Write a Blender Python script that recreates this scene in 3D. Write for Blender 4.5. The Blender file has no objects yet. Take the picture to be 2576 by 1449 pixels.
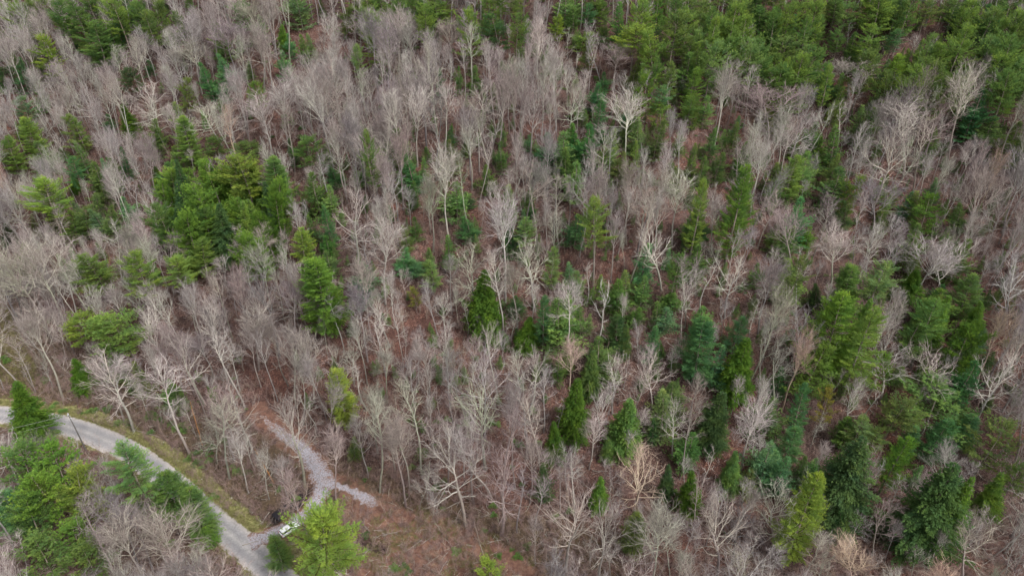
import bpy, math, random
import numpy as np
from mathutils import Vector, Matrix
SC = bpy.context.scene
COL = SC.collection
PI = math.pi

# ------------------------------------------------------------------ camera, sky, sun, exposure
CAM = (0.0, 0.0, 130.0)
PITCH = math.radians(34.0)
FPX = 1717.0                     # focal length in photo pixels (photo 2576 wide)
PW, PH = 2576.0, 1449.0
cam_d = bpy.data.cameras.new('camera')
cam_d.sensor_width = 36.0
cam_d.lens = 36.0 * FPX / PW
cam_d.clip_start = 0.5
cam_d.clip_end = 12000
cam = bpy.data.objects.new('camera', cam_d)
COL.objects.link(cam)
cam.location = CAM
cam.rotation_euler = (PI / 2 - PITCH, 0, 0)
SC.camera = cam

SUN_EL, SUN_AZ = math.radians(52), math.radians(128)      # azimuth clockwise from +Y: from the right, a little behind the camera
world = bpy.data.worlds.new('World')
SC.world = world
world.use_nodes = True
wn = world.node_tree.nodes
wl = world.node_tree.links
bg = wn['Background']
sky = wn.new('ShaderNodeTexSky')
sky.sky_type = 'NISHITA'
sky.sun_disc = False
sky.sun_elevation = SUN_EL
sky.sun_rotation = SUN_AZ
sky.dust_density = 4.0
sky.air_density = 1.0
hs = wn.new('ShaderNodeHueSaturation')
hs.inputs['Saturation'].default_value = 0.22              # thin overcast
wl.new(sky.outputs[0], hs.inputs['Color'])
wl.new(hs.outputs[0], bg.inputs[0])
bg.inputs[1].default_value = 0.125
sun_d = bpy.data.lights.new('sun', 'SUN')
sun_d.energy = 1.5
sun_d.angle = math.radians(10)
sun_d.color = (1.0, 0.97, 0.945)
sun = bpy.data.objects.new('sun', sun_d)
COL.objects.link(sun)
sd = Vector((math.sin(SUN_AZ) * math.cos(SUN_EL), math.cos(SUN_AZ) * math.cos(SUN_EL), math.sin(SUN_EL)))
sun.rotation_euler = sd.to_track_quat('Z', 'Y').to_euler()
sun.location = (60, -20, 200)
SC.view_settings.view_transform = 'Standard'
SC.view_settings.look = 'None'
SC.view_settings.exposure = 0.78
SC.view_settings.gamma = 1.0
SC.view_settings.use_curve_mapping = False

# ------------------------------------------------------------------ helpers
def tag(o, label=None, cat=None, group=None, kind=None):
    if label: o['label'] = label
    if cat: o['category'] = cat
    if group: o['group'] = group
    if kind: o['kind'] = kind
    return o

def link(o, parent=None):
    COL.objects.link(o)
    if parent is not None: o.parent = parent
    return o

def new_empty(name, loc):
    o = bpy.data.objects.new(name, None)
    o.empty_display_size = 0.5
    o.location = loc
    return link(o)

def np_mesh(name, V, F, mat, attrs=None, smooth=False, mats=None, mat_idx=None):
    """F: (n,3) or (n,4) int array."""
    me = bpy.data.meshes.new(name)
    V = np.asarray(V, np.float32); F = np.asarray(F, np.int32)
    n, k = F.shape
    me.vertices.add(len(V)); me.vertices.foreach_set('co', V.ravel())
    me.loops.add(n * k); me.loops.foreach_set('vertex_index', F.ravel())
    me.polygons.add(n); me.polygons.foreach_set('loop_start', np.arange(n, dtype=np.int32) * k)
    if mats:
        for m in mats: me.materials.append(m)
        if mat_idx is not None: me.polygons.foreach_set('material_index', np.asarray(mat_idx, np.int32))
    elif mat: me.materials.append(mat)
    if smooth: me.polygons.foreach_set('use_smooth', np.ones(n, bool))
    for an, av in (attrs or {}).items():
        av = np.asarray(av, np.float32)
        if av.ndim == 1:
            a = me.attributes.new(an, 'FLOAT', 'POINT'); a.data.foreach_set('value', av)
        elif av.shape[1] == 3:
            a = me.attributes.new(an, 'FLOAT_VECTOR', 'POINT'); a.data.foreach_set('vector', av.ravel())
        else:
            a = me.attributes.new(an, 'FLOAT_COLOR', 'POINT'); a.data.foreach_set('color', av.ravel())
    me.update(calc_edges=True)
    return me

class MB:
    """collects shapes into one mesh (mixed triangles / quads)"""
    def __init__(s): s.v = []; s.f = []
    def box(s, c, size, rz=0.0, taper=1.0):
        cx, cy, cz = c; a, b, h = size[0] / 2, size[1] / 2, size[2] / 2
        i = len(s.v); cr, sr = math.cos(rz), math.sin(rz)
        for z, t in ((-h, 1.0), (h, taper)):
            for x, y in ((-a, -b), (a, -b), (a, b), (-a, b)):
                x *= t; y *= t
                s.v.append((cx + x * cr - y * sr, cy + x * sr + y * cr, cz + z))
        s.f += [(i, i+3, i+2, i+1), (i+4, i+5, i+6, i+7), (i, i+1, i+5, i+4), (i+1, i+2, i+6, i+5), (i+2, i+3, i+7, i+6), (i+3, i, i+4, i+7)]
    def tube(s, pts, rads, n=8, cap=True):
        pts = [Vector(p) for p in pts]; i0 = len(s.v); u = None
        for k, p in enumerate(pts):
            d = (pts[min(k + 1, len(pts) - 1)] - pts[max(k - 1, 0)]).normalized()
            if u is None: u = d.orthogonal().normalized()
            else:
                u = (u - d * u.dot(d))
                u = u.normalized() if u.length > 1e-5 else d.orthogonal().normalized()
            w = d.cross(u)
            for j in range(n):
                a = 2 * PI * j / n
                s.v.append(tuple(p + (u * math.cos(a) + w * math.sin(a)) * rads[k]))
        for k in range(len(pts) - 1):
            for j in range(n):
                a = i0 + k * n + j; b = i0 + k * n + (j + 1) % n
                s.f.append((a, b, b + n, a + n))
        if cap:
            s.f.append(tuple(i0 + j for j in range(n - 1, -1, -1)))
            s.f.append(tuple(i0 + (len(pts) - 1) * n + j for j in range(n)))
    def mesh(s, name, mat, smooth=False):
        me = bpy.data.meshes.new(name)
        me.from_pydata([tuple(v) for v in s.v], [], s.f)
        me.materials.append(mat)
        if smooth: me.polygons.foreach_set('use_smooth', np.ones(len(me.polygons), bool))
        me.update()
        return me
    def build(s, name, mat, parent=None, smooth=False):
        return link(bpy.data.objects.new(name, s.mesh(name, mat, smooth)), parent)

# ------------------------------------------------------------------ value noise (numpy)
_rs = np.random.RandomState(7)
_NT = _rs.rand(256, 256).astype(np.float64)
def vnoise(x, y):
    x = np.asarray(x, float); y = np.asarray(y, float)
    xi = np.floor(x).astype(int); yi = np.floor(y).astype(int)
    fx = x - xi; fy = y - yi
    fx = fx * fx * (3 - 2 * fx); fy = fy * fy * (3 - 2 * fy)
    g = lambda a, b: _NT[a & 255, b & 255]
    return (g(xi, yi) * (1 - fx) + g(xi + 1, yi) * fx) * (1 - fy) + (g(xi, yi + 1) * (1 - fx) + g(xi + 1, yi + 1) * fx) * fy
def fbm(x, y, o=3):
    t = 0; a = 1; n = 0
    for k in range(o):
        t = t + a * vnoise(x * 2 ** k + 17.3 * k, y * 2 ** k + 9.1 * k); n += a; a *= .5
    return t / n

# ------------------------------------------------------------------ terrain
TOE_X = [-400, -170, -130, -100, -60, -30, 0, 40, 90, 200, 400]
TOE_Y = [230, 190, 160, 140, 124, 108, 99, 94, 92, 96, 110]
SL_X = [-300, -120, -40, 60, 200, 400]
SL_Y = [.66, .62, .55, .52, .50, .50]
def base_z(x, y):
    x = np.asarray(x, float); y = np.asarray(y, float)
    t = np.interp(x, TOE_X, TOE_Y); s = np.interp(x, SL_X, SL_Y)
    u = (y - t) / 7.0
    up = 7.0 * np.where(u > 20, u, np.log1p(np.exp(np.minimum(u, 20))))
    h = s * up
    h = 150 - np.where(h < 150, 0, 0) - np.log1p(np.exp(np.clip((150 - h) / 18, -20, 30))) * 18      # levels off at the crest
    ramp = np.clip(up / 60, 0, 1)
    h = h + ramp * (7.0 * (fbm(x / 38 + 5, y / 70 + 3, 3) - .5) * 2 + 2.5 * np.sin(x / 17 + 1.3 * np.sin(y / 40)))
    h = h + 0.5 * (fbm(x / 9, y / 9, 2) - .5) * np.clip(up / 8, .25, 1)
    return h
def cam_ray(px, py):
    u = (px - PW / 2) / FPX; v = (py - PH / 2) / FPX
    cp, sp = math.cos(PITCH), math.sin(PITCH)
    return u, cp - v * sp, -sp - v * cp          # per metre of depth
def project(x, y, z):
    cp, sp = math.cos(PITCH), math.sin(PITCH)
    dz = z - CAM[2]
    d = y * cp - dz * sp
    v = -(y * sp + dz * cp) / d
    return PW / 2 + FPX * x / d, PH / 2 + FPX * v, d
def hit(px, py, up=0.0, zf=None):
    """where the ray through a photo pixel meets the ground raised by `up`"""
    zf = zf or ground_z
    a, b, c = cam_ray(px, py)
    t = np.arange(60.0, 520.0, 1.0)
    g = CAM[2] + c * t - zf(a * t, b * t) - up
    k = np.nonzero(g < 0)[0]
    if len(k) == 0: return None
    k = max(k[0], 1)
    t0, t1 = t[k - 1], t[k]
    for _ in range(12):
        m = (t0 + t1) / 2
        if CAM[2] + c * m - float(zf(a * m, b * m)) - up < 0: t1 = m
        else: t0 = m
    return a * t1, b * t1, t1

ROAD_PX = [(-300, 1046), (-100, 1040), (0, 1043), (110, 1059), (183, 1077), (257, 1103), (330, 1140), (403, 1192), (468, 1247), (532, 1306), (623, 1381), (700, 1452), (790, 1540), (900, 1660)]
DRIVE_PX = [(628, 1366), (672, 1347), (725, 1327), (752, 1306), (776, 1287), (800, 1258), (815, 1228), (808, 1196), (790, 1166), (766, 1135), (735, 1110), (705, 1088), (676, 1062), (650, 1032)]
BRANCH_PX = [(808, 1218), (843, 1219), (872, 1229), (900, 1243), (930, 1258), (962, 1272)]
def smooth_path(pts, step=1.0):
    pts = np.array(pts, float)
    P = np.vstack([2 * pts[0] - pts[1], pts, 2 * pts[-1] - pts[-2]])
    out = []
    for i in range(1, len(P) - 2):
        n = max(2, int(np.linalg.norm(P[i + 1] - P[i]) / step))
        for k in range(n):
            t = k / n
            out.append(.5 * ((2 * P[i]) + (-P[i-1] + P[i+1]) * t + (2*P[i-1] - 5*P[i] + 4*P[i+1] - P[i+2]) * t*t + (-P[i-1] + 3*P[i] - 3*P[i+1] + P[i+2]) * t**3))
    out.append(P[-2])
    return np.array(out)
def path_w(px): return smooth_path([hit(a, b, 0, base_z)[:2] for a, b in px], .5)
ROAD = path_w(ROAD_PX); DRIVE = path_w(DRIVE_PX); BRANCH = path_w(BRANCH_PX)
def pdist(x, y, path, chunk=60000):
    x = np.asarray(x, float); y = np.asarray(y, float); sh = x.shape
    X = x.ravel(); Y = y.ravel(); P = path
    out = np.full(X.shape, 1e9); idx = np.zeros(X.shape, int)
    lo = P.min(0) - 25; hi = P.max(0) + 25
    near = np.nonzero((X > lo[0]) & (X < hi[0]) & (Y > lo[1]) & (Y < hi[1]))[0]
    for s in range(0, len(near), 8000):
        q = near[s:s + 8000]
        D = (X[q][:, None] - P[:, 0]) ** 2 + (Y[q][:, None] - P[:, 1]) ** 2
        idx[q] = D.argmin(1); out[q] = np.sqrt(D.min(1))
    return out.reshape(sh), idx.reshape(sh)
ROAD_Z = base_z(ROAD[:, 0], ROAD[:, 1]); ROAD_Z = np.convolve(np.pad(ROAD_Z, 40, 'edge'), np.ones(81) / 81, 'valid')
_dz = base_z(DRIVE[:, 0], DRIVE[:, 1]); DRIVE_Z = np.convolve(np.pad(_dz, 12, 'edge'), np.ones(25) / 25, 'valid')
_bz = base_z(BRANCH[:, 0], BRANCH[:, 1]); BRANCH_Z = np.convolve(np.pad(_bz, 12, 'edge'), np.ones(25) / 25, 'valid')
DITCH = smooth_path([hit(a, b, 0, base_z)[:2] for a, b in [(690, 1296), (708, 1282), (728, 1268), (748, 1252), (762, 1232)]])
DITCH2 = smooth_path([hit(a, b, 0, base_z)[:2] for a, b in [(800, 1318), (826, 1330), (860, 1342), (900, 1356), (960, 1376)]])
def smoothstep(a, b, v):
    t = np.clip((v - a) / (b - a), 0, 1); return t * t * (3 - 2 * t)
def ground_z(x, y):
    x = np.asarray(x, float); y = np.asarray(y, float)
    z = base_z(x, y)
    d, i = pdist(x, y, DRIVE); w = 1 - smoothstep(2.5, 7, d); z = z * (1 - w) + DRIVE_Z[i] * w
    d, i = pdist(x, y, BRANCH); w = 1 - smoothstep(2.5, 7, d); z = z * (1 - w) + BRANCH_Z[i] * w
    d, i = pdist(x, y, ROAD); w = 1 - smoothstep(4.2, 10, d); z = z * (1 - w) + ROAD_Z[i] * w
    z = z - 0.35 * smoothstep(3.5, 5, d) * (1 - smoothstep(6, 9, d))
    dd, _ = pdist(x, y, DITCH); z = z - 1.6 * (1 - smoothstep(.6, 3.2, dd))
    dd, _ = pdist(x, y, DITCH2); z = z - 1.2 * (1 - smoothstep(.5, 2.6, dd))
    return z
def gz(x, y): return float(ground_z(np.array([x]), np.array([y]))[0])

# areas (world x,y of things seen in the photograph)
def world_pts(px): return np.array([hit(a, b)[:2] for a, b in px])
MEADOW = world_pts([(-260, 720), (0, 745), (28, 790), (62, 860), (88, 920), (95, 960), (70, 985), (20, 960), (-260, 960)])
CLEAR = world_pts([(800, 1275), (960, 1262), (1090, 1290), (1200, 1330), (1300, 1378), (1380, 1449), (1380, 1600), (830, 1600), (860, 1449), (800, 1340)])
SHOULDER = world_pts([(40, 1105), (110, 1085), (190, 1125), (235, 1165), (215, 1215), (120, 1130), (40, 1140)])
def in_poly(x, y, P):
    x = np.asarray(x, float); y = np.asarray(y, float); c = np.zeros(x.shape, bool)
    j = len(P) - 1
    for i in range(len(P)):
        xi, yi = P[i]; xj, yj = P[j]
        m = ((yi > y) != (yj > y)) & (x < (xj - xi) * (y - yi) / (yj - yi + 1e-12) + xi)
        c ^= m; j = i
    return c
def poly_soft(x, y, P):
    s = 0
    for dx, dy in ((0, 0), (1.6, 0), (-1.6, 0), (0, 1.6), (0, -1.6), (1.1, 1.1), (-1.1, -1.1), (1.1, -1.1), (-1.1, 1.1)):
        s = s + in_poly(x + dx, y + dy, P)
    return s / 9.0

# ------------------------------------------------------------------ materials
def mat(name):
    m = bpy.data.materials.new(name); m.use_nodes = True
    nt = m.node_tree; b = nt.nodes['Principled BSDF']
    b.inputs['Roughness'].default_value = 0.85
    b.inputs['Specular IOR Level'].default_value = 0.25
    return m, nt, b
def N(nt, t, **kw):
    n = nt.nodes.new(t)
    for k, v in kw.items(): setattr(n, k, v)
    return n
def ramp(nt, fac, stops):
    r = N(nt, 'ShaderNodeValToRGB'); e = r.color_ramp.elements
    while len(e) < len(stops): e.new(0.5)
    for k, (p, c) in enumerate(stops): e[k].position = p; e[k].color = (*c, 1)
    nt.links.new(fac, r.inputs[0]); return r.outputs[0]
def mixc(nt, fac, a, b, mode='MIX'):
    m = N(nt, 'ShaderNodeMix', data_type='RGBA', blend_type=mode)
    if isinstance(fac, (int, float)): m.inputs[0].default_value = fac
    else: nt.links.new(fac, m.inputs[0])
    for s, v in ((6, a), (7, b)):
        if isinstance(v, tuple): m.inputs[s].default_value = (*v, 1)
        else: nt.links.new(v, m.inputs[s])
    return m.outputs[2]
def noise(nt, scale, detail=3, vec=None, rough=.55):
    n = N(nt, 'ShaderNodeTexNoise'); n.inputs['Scale'].default_value = scale; n.inputs['Detail'].default_value = detail
    n.inputs['Roughness'].default_value = rough
    if vec is not None: nt.links.new(vec, n.inputs['Vector'])
    return n.outputs[0]
def voro(nt, scale, vec=None, out='Color'):
    n = N(nt, 'ShaderNodeTexVoronoi'); n.inputs['Scale'].default_value = scale
    if vec is not None: nt.links.new(vec, n.inputs['Vector'])
    return n.outputs[out]
def attr(nt, name, typ='GEOMETRY', out='Fac'):
    a = N(nt, 'ShaderNodeAttribute', attribute_name=name); a.attribute_type = typ
    return a.outputs[out]
def math_(nt, op, a, b=None, clamp=False):
    m = N(nt, 'ShaderNodeMath', operation=op); m.use_clamp = clamp
    for k, v in ((0, a), (1, b)):
        if v is None: continue
        if isinstance(v, (int, float)): m.inputs[k].default_value = v
        else: nt.links.new(v, m.inputs[k])
    return m.outputs[0]
def bump(nt, b, h, strength=.5, dist=.1):
    n = N(nt, 'ShaderNodeBump'); n.inputs['Strength'].default_value = strength; n.inputs['Distance'].default_value = dist
    nt.links.new(h, n.inputs['Height']); nt.links.new(n.outputs[0], b.inputs['Normal'])

def litter_color(nt, pos):
    """brown red leaf litter: single leaves, drifts, paler and darker patches"""
    leaf = N(nt, 'ShaderNodeTexVoronoi'); leaf.inputs['Scale'].default_value = 5.5; nt.links.new(pos, leaf.inputs['Vector'])
    sep = N(nt, 'ShaderNodeSeparateColor'); nt.links.new(leaf.outputs['Color'], sep.inputs[0])
    c = ramp(nt, sep.outputs[0], [(0, (.042, .027, .025)), (.35, (.074, .045, .040)), (.7, (.104, .062, .053)), (.93, (.15, .098, .082)), (1, (.27, .20, .17))])
    big = noise(nt, .045, 4, pos)
    c = mixc(nt, ramp(nt, big, [(.38, (0, 0, 0)), (.62, (1, 1, 1))]), c, mixc(nt, 1.0, c, (1.35, 1.08, .98), 'MULTIPLY'))
    pat = noise(nt, .12, 5, pos, .7)
    c = mixc(nt, 1.0, c, ramp(nt, pat, [(.35, (.78, .80, .82)), (.5, (1, 1, 1)), (.65, (1.3, 1.22, 1.15))]), 'MULTIPLY')
    med = noise(nt, .35, 5, pos, .65)
    c = mixc(nt, 1.0, c, ramp(nt, med, [(.28, (.55, .55, .56)), (.5, (1, 1, 1)), (.75, (1.4, 1.35, 1.3))]), 'MULTIPLY')
    return c, med, sep.outputs[1]

# ground: litter / verge grass / meadow / brushy brown grass / bare clearing, by vertex masks
M_GROUND, nt, b = mat('forest_floor')
geo = N(nt, 'ShaderNodeNewGeometry'); pos = geo.outputs['Position']
lc, med, rnd = litter_color(nt, pos)
fine = noise(nt, 2.2, 5, pos, .7)
ragged = noise(nt, .55, 5, pos, .7)
def soft_mask(nt, name, w=.5):
    a = attr(nt, name)
    s = math_(nt, 'ADD', a, math_(nt, 'MULTIPLY', math_(nt, 'SUBTRACT', ragged, .5), 1.3))
    return ramp(nt, s, [(.38, (0, 0, 0)), (.62, (1, 1, 1))])
grass = ramp(nt, fine, [(.28, (.13, .125, .045)), (.45, (.22, .225, .08)), (.6, (.36, .345, .15)), (.75, (.48, .43, .24))])
c = mixc(nt, soft_mask(nt, 'verge'), lc, grass)
mead = ramp(nt, noise(nt, .8, 6, pos, .7), [(.3, (.26, .19, .12)), (.45, (.40, .33, .19)), (.6, (.52, .44, .27)), (.75, (.36, .35, .15))])
c = mixc(nt, soft_mask(nt, 'meadow'), c, mead)
brush = ramp(nt, noise(nt, 1.3, 6, pos, .72), [(.3, (.04, .027, .02)), (.45, (.085, .058, .038)), (.58, (.13, .09, .055)), (.72, (.13, .115, .055))])
c = mixc(nt, soft_mask(nt, 'brush'), c, brush)
dirt = ramp(nt, noise(nt, .9, 6, pos, .75), [(.3, (.085, .045, .034)), (.45, (.155, .080, .060)), (.6, (.235, .13, .09)), (.72, (.33, .24, .15))])
c = mixc(nt, soft_mask(nt, 'dirt'), c, dirt)
wet = attr(nt, 'wet')
c = mixc(nt, wet, c, (.030, .022, .022))
nt.links.new(c, b.inputs['Base Color'])
b.inputs['Roughness'].default_value = .95
bump(nt, b, math_(nt, 'ADD', fine, rnd), .8, .12)

def simple(name, col, rough=.8, spec=.3, nscale=None, amt=.3, metal=0):
    m, nt, b = mat(name)
    b.inputs['Roughness'].default_value = rough; b.inputs['Specular IOR Level'].default_value = spec; b.inputs['Metallic'].default_value = metal
    if nscale:
        tc = N(nt, 'ShaderNodeTexCoord')
        n = noise(nt, nscale, 5, tc.outputs['Object'], .65)
        nt.links.new(mixc(nt, 1.0, col, ramp(nt, n, [(.3, (1 - amt,) * 3), (.7, (1 + amt,) * 3)]), 'MULTIPLY'), b.inputs['Base Color'])
        bump(nt, b, n, .3, .03)
    else: b.inputs['Base Color'].default_value = (*col, 1)
    return m

# road asphalt
M_ROAD, nt, b = mat('old_asphalt')
geo = N(nt, 'ShaderNodeNewGeometry'); pos = geo.outputs['Position']
lat = attr(nt, 'lateral')          # -1..1 across the road
n1 = noise(nt, 3.0, 6, pos, .75); n2 = noise(nt, .12, 4, pos)
c = ramp(nt, n1, [(.3, (.24, .235, .235)), (.5, (.31, .30, .30)), (.7, (.40, .39, .385))])
c = mixc(nt, 1.0, c, ramp(nt, n2, [(.35, (.82, .82, .84)), (.5, (1, 1, 1)), (.65, (1.18, 1.16, 1.15))]), 'MULTIPLY')
track = ramp(nt, math_(nt, 'ABSOLUTE', lat), [(.0, (1.05, 1.04, 1.02)), (.28, (.80, .80, .82)), (.46, (.84, .84, .86)), (.68, (1.05, 1.03, 1.02)), (.9, (1.25, 1.18, 1.12))])
c = mixc(nt, 1.0, c, track, 'MULTIPLY')
crk = N(nt, 'ShaderNodeTexVoronoi', feature='DISTANCE_TO_EDGE'); crk.inputs['Scale'].default_value = .22
wv = N(nt, 'ShaderNodeVectorMath', operation='ADD'); nn = N(nt, 'ShaderNodeTexNoise'); nn.inputs['Scale'].default_value = .6
nt.links.new(pos, nn.inputs['Vector']); nt.links.new(pos, wv.inputs[0]); nt.links.new(nn.outputs['Color'], wv.inputs[1]); nt.links.new(wv.outputs[0], crk.inputs['Vector'])
c = mixc(nt, math_(nt, 'MULTIPLY', ramp(nt, crk.outputs['Distance'], [(0, (1, 1, 1)), (.016, (0, 0, 0))]), .35), c, (.12, .11, .12))
nt.links.new(c, b.inputs['Base Color']); b.inputs['Roughness'].default_value = .88
bump(nt, b, n1, .3, .02)
# gravel
M_GRAVEL, nt, b = mat('gravel')
geo = N(nt, 'ShaderNodeNewGeometry'); pos = geo.outputs['Position']
v1 = N(nt, 'ShaderNodeTexVoronoi'); v1.inputs['Scale'].default_value = 9; nt.links.new(pos, v1.inputs['Vector'])
sp = N(nt, 'ShaderNodeSeparateColor'); nt.links.new(v1.outputs['Color'], sp.inputs[0])
c = ramp(nt, sp.outputs[0], [(0, (.17, .16, .175)), (.5, (.30, .285, .31)), (1, (.45, .43, .47))])
lv = N(nt, 'ShaderNodeTexVoronoi'); lv.inputs['Scale'].default_value = 6.0; nt.links.new(pos, lv.inputs['Vector'])
s2 = N(nt, 'ShaderNodeSeparateColor'); nt.links.new(lv.outputs['Color'], s2.inputs[0])
dens = math_(nt, 'ADD', math_(nt, 'MULTIPLY', attr(nt, 'edge'), .75), math_(nt, 'MULTIPLY', noise(nt, .5, 4, pos), .45))
leafy = math_(nt, 'LESS_THAN', s2.outputs[0], math_(nt, 'MULTIPLY', math_(nt, 'SUBTRACT', dens, .12), .95))
c = mixc(nt, leafy, c, ramp(nt, s2.outputs[1], [(0, (.13, .08, .065)), (1, (.27, .17, .13))]))
nt.links.new(c, b.inputs['Base Color']); b.inputs['Roughness'].default_value = .95
bump(nt, b, v1.outputs['Distance'], .6, .04)
M_WATER, nt, b = mat('ditch_water'); b.inputs['Base Color'].default_value = (.02, .018, .022, 1); b.inputs['Roughness'].default_value = .12; b.inputs['Specular IOR Level'].default_value = .5

# bark and twigs; attribute 'kind': 0 trunk .5 limb 1 twig; every tree has a hue of its own
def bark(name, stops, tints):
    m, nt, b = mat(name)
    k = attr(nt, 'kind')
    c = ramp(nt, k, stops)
    oi = N(nt, 'ShaderNodeObjectInfo')
    c = mixc(nt, 1.0, c, ramp(nt, oi.outputs['Random'], tints), 'MULTIPLY')
    c = mixc(nt, 1.0, c, oi.outputs['Color'], 'MULTIPLY')
    geo = N(nt, 'ShaderNodeNewGeometry')
    n = noise(nt, 1.1, 5, geo.outputs['Position'], .7)
    c = mixc(nt, 1.0, c, ramp(nt, n, [(.3, (.66, .66, .66)), (.5, (1, 1, 1)), (.7, (1.22, 1.25, 1.15))]), 'MULTIPLY')
    nt.links.new(c, b.inputs['Base Color'])
    b.inputs['Roughness'].default_value = .95
    return m
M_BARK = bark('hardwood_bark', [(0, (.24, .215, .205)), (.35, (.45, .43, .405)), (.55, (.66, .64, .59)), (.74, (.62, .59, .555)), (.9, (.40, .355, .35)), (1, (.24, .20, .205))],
              [(0, (.74, .73, .76)), (.2, (1.02, 1.0, .96)), (.4, (.98, .90, .89)), (.55, (.88, .87, .90)), (.75, (.96, 1.02, .88)), (.9, (1.12, 1.11, 1.08)), (1, (.8, .74, .75))])
M_PBARK = bark('pine_bark', [(0, (.21, .18, .16)), (.5, (.27, .23, .20)), (1, (.28, .24, .20))], [(0, (.9, .9, .9)), (1, (1.15, 1.08, 1.05))])
M_BRUSH = bark('brush_twigs', [(0, (.30, .25, .235)), (1, (.37, .30, .285))],
               [(0, (.7, .62, .62)), (.3, (1.0, .85, .82)), (.6, (1.1, .95, .9)), (.85, (.95, .88, .7)), (1, (1.25, 1.2, 1.05))])
def needles(name):
    m, nt, b = mat(name)
    oi = N(nt, 'ShaderNodeObjectInfo')
    r = attr(nt, 'rnd')
    c = mixc(nt, 1.0, oi.outputs['Color'], ramp(nt, r, [(0, (.70, .76, .80)), (.5, (1, 1, 1)), (1, (1.35, 1.22, 1.0))]), 'MULTIPLY')
    tc = N(nt, 'ShaderNodeTexCoord')
    n = noise(nt, .35, 3, tc.outputs['Object'])
    c = mixc(nt, 1.0, c, ramp(nt, n, [(.35, (.78, .86, .95)), (.65, (1.25, 1.12, .85))]), 'MULTIPLY')
    tr = N(nt, 'ShaderNodeBsdfTranslucent'); mx = N(nt, 'ShaderNodeMixShader'); mx.inputs[0].default_value = .45
    nt.links.new(c, b.inputs['Base Color']); nt.links.new(c, tr.inputs['Color'])
    b.inputs['Roughness'].default_value = .7; b.inputs['Specular IOR Level'].default_value = .15
    nt.links.new(b.outputs[0], mx.inputs[1]); nt.links.new(tr.outputs[0], mx.inputs[2])
    nt.links.new(mx.outputs[0], nt.nodes['Material Output'].inputs[0])
    return m
M_NEEDLE = needles('needles')

# ------------------------------------------------------------------ tree makers (prototype meshes, all numpy)
def prisms(S, n=3):
    """S rows: p0(3) p1(3) r0 r1 kind -> open n-sided tapered sticks"""
    S = np.asarray(S, float)
    p0 = S[:, :3]; p1 = S[:, 3:6]; d = p1 - p0
    L = np.linalg.norm(d, axis=1, keepdims=True) + 1e-9; d = d / L
    ref = np.where(np.abs(d[:, 2:3]) > .9, np.array([[1., 0, 0]]), np.array([[0, 0, 1.]]))
    u = np.cross(d, ref); u /= np.linalg.norm(u, axis=1, keepdims=True); w = np.cross(d, u)
    V = np.empty((len(S), 2 * n, 3)); 
    for j in range(n):
        a = 2 * PI * j / n
        o = u * math.cos(a) + w * math.sin(a)
        V[:, j] = p0 - d * S[:, 6:7] * .4 + o * S[:, 6:7]; V[:, n + j] = p1 + o * S[:, 7:8]
    base = (np.arange(len(S)) * 2 * n)[:, None]
    F = []
    for j in range(n):
        k = (j + 1) % n
        F.append(np.concatenate([base + j, base + k, base + n + k, base + n + j], 1))
    F = np.stack(F, 1).reshape(-1, 4)
    return V.reshape(-1, 3), F, np.repeat(S[:, 8], 2 * n)

def vperp(d, rnd):
    a = Vector((rnd.uniform(-1, 1), rnd.uniform(-1, 1), rnd.uniform(-1, 1)))
    p = a - d * a.dot(d)
    return p.normalized() if p.length > 1e-4 else d.orthogonal().normalized()

def grow(out, p, d, L, r, lvl, rnd, P):
    nseg = (6, 5, 3, 2, 1)[lvl]
    pts = [p.copy()]; dirs = [d.copy()]; rr = [r]
    cur = p.copy(); dd = d.copy()
    tip = r * (.28 if lvl < 3 else .45)
    for k in range(nseg):
        g = P['gnarl'] * (.6 + .5 * lvl)
        dd = (dd + vperp(dd, rnd) * rnd.uniform(0, g) + Vector((0, 0, 1)) * P['up'] * (.5 if lvl == 1 else .25)).normalized()
        nxt = cur + dd * L / nseg
        r1 = r + (tip - r) * (k + 1) / nseg
        out.append((*cur, *nxt, rr[-1], r1, min(1.0, .38 + .17 * lvl) if r1 < .05 or lvl > 1 else .45))
        cur = nxt; pts.append(cur.copy()); dirs.append(dd.copy()); rr.append(r1)
    if lvl >= 4: return
    nch = P['n'][lvl]
    nch = max(1, int(round(nch * rnd.uniform(.75, 1.25) * (min(1.3, L / P['Lref'][lvl])))))
    for c in range(nch):
        t = rnd.uniform(.22, 1.0) if lvl > 1 else .18 + .82 * (c + rnd.random()) / nch
        f = t * nseg; i = min(int(f), nseg - 1); q = pts[i].lerp(pts[i + 1], f - i); pd = dirs[i + 1]
        ang = math.radians(rnd.uniform(*P['ang']))
        ax = vperp(pd, rnd)
        cd = (pd * math.cos(ang) + ax * math.sin(ang)).normalized()
        cl = L * rnd.uniform(.38, .62) * (1.15 - .5 * t)
        if lvl == 3: cl = rnd.uniform(.5, 1.1)
        cr = max((0, .038, .022, .009)[lvl], (rr[i] * (1 - (f - i)) + rr[i + 1] * (f - i)) * rnd.uniform(.55, .8))
        if lvl == 3: cr = rnd.uniform(.005, .009)
        grow(out, q, cd, cl, cr, lvl + 1, rnd, P)

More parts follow.
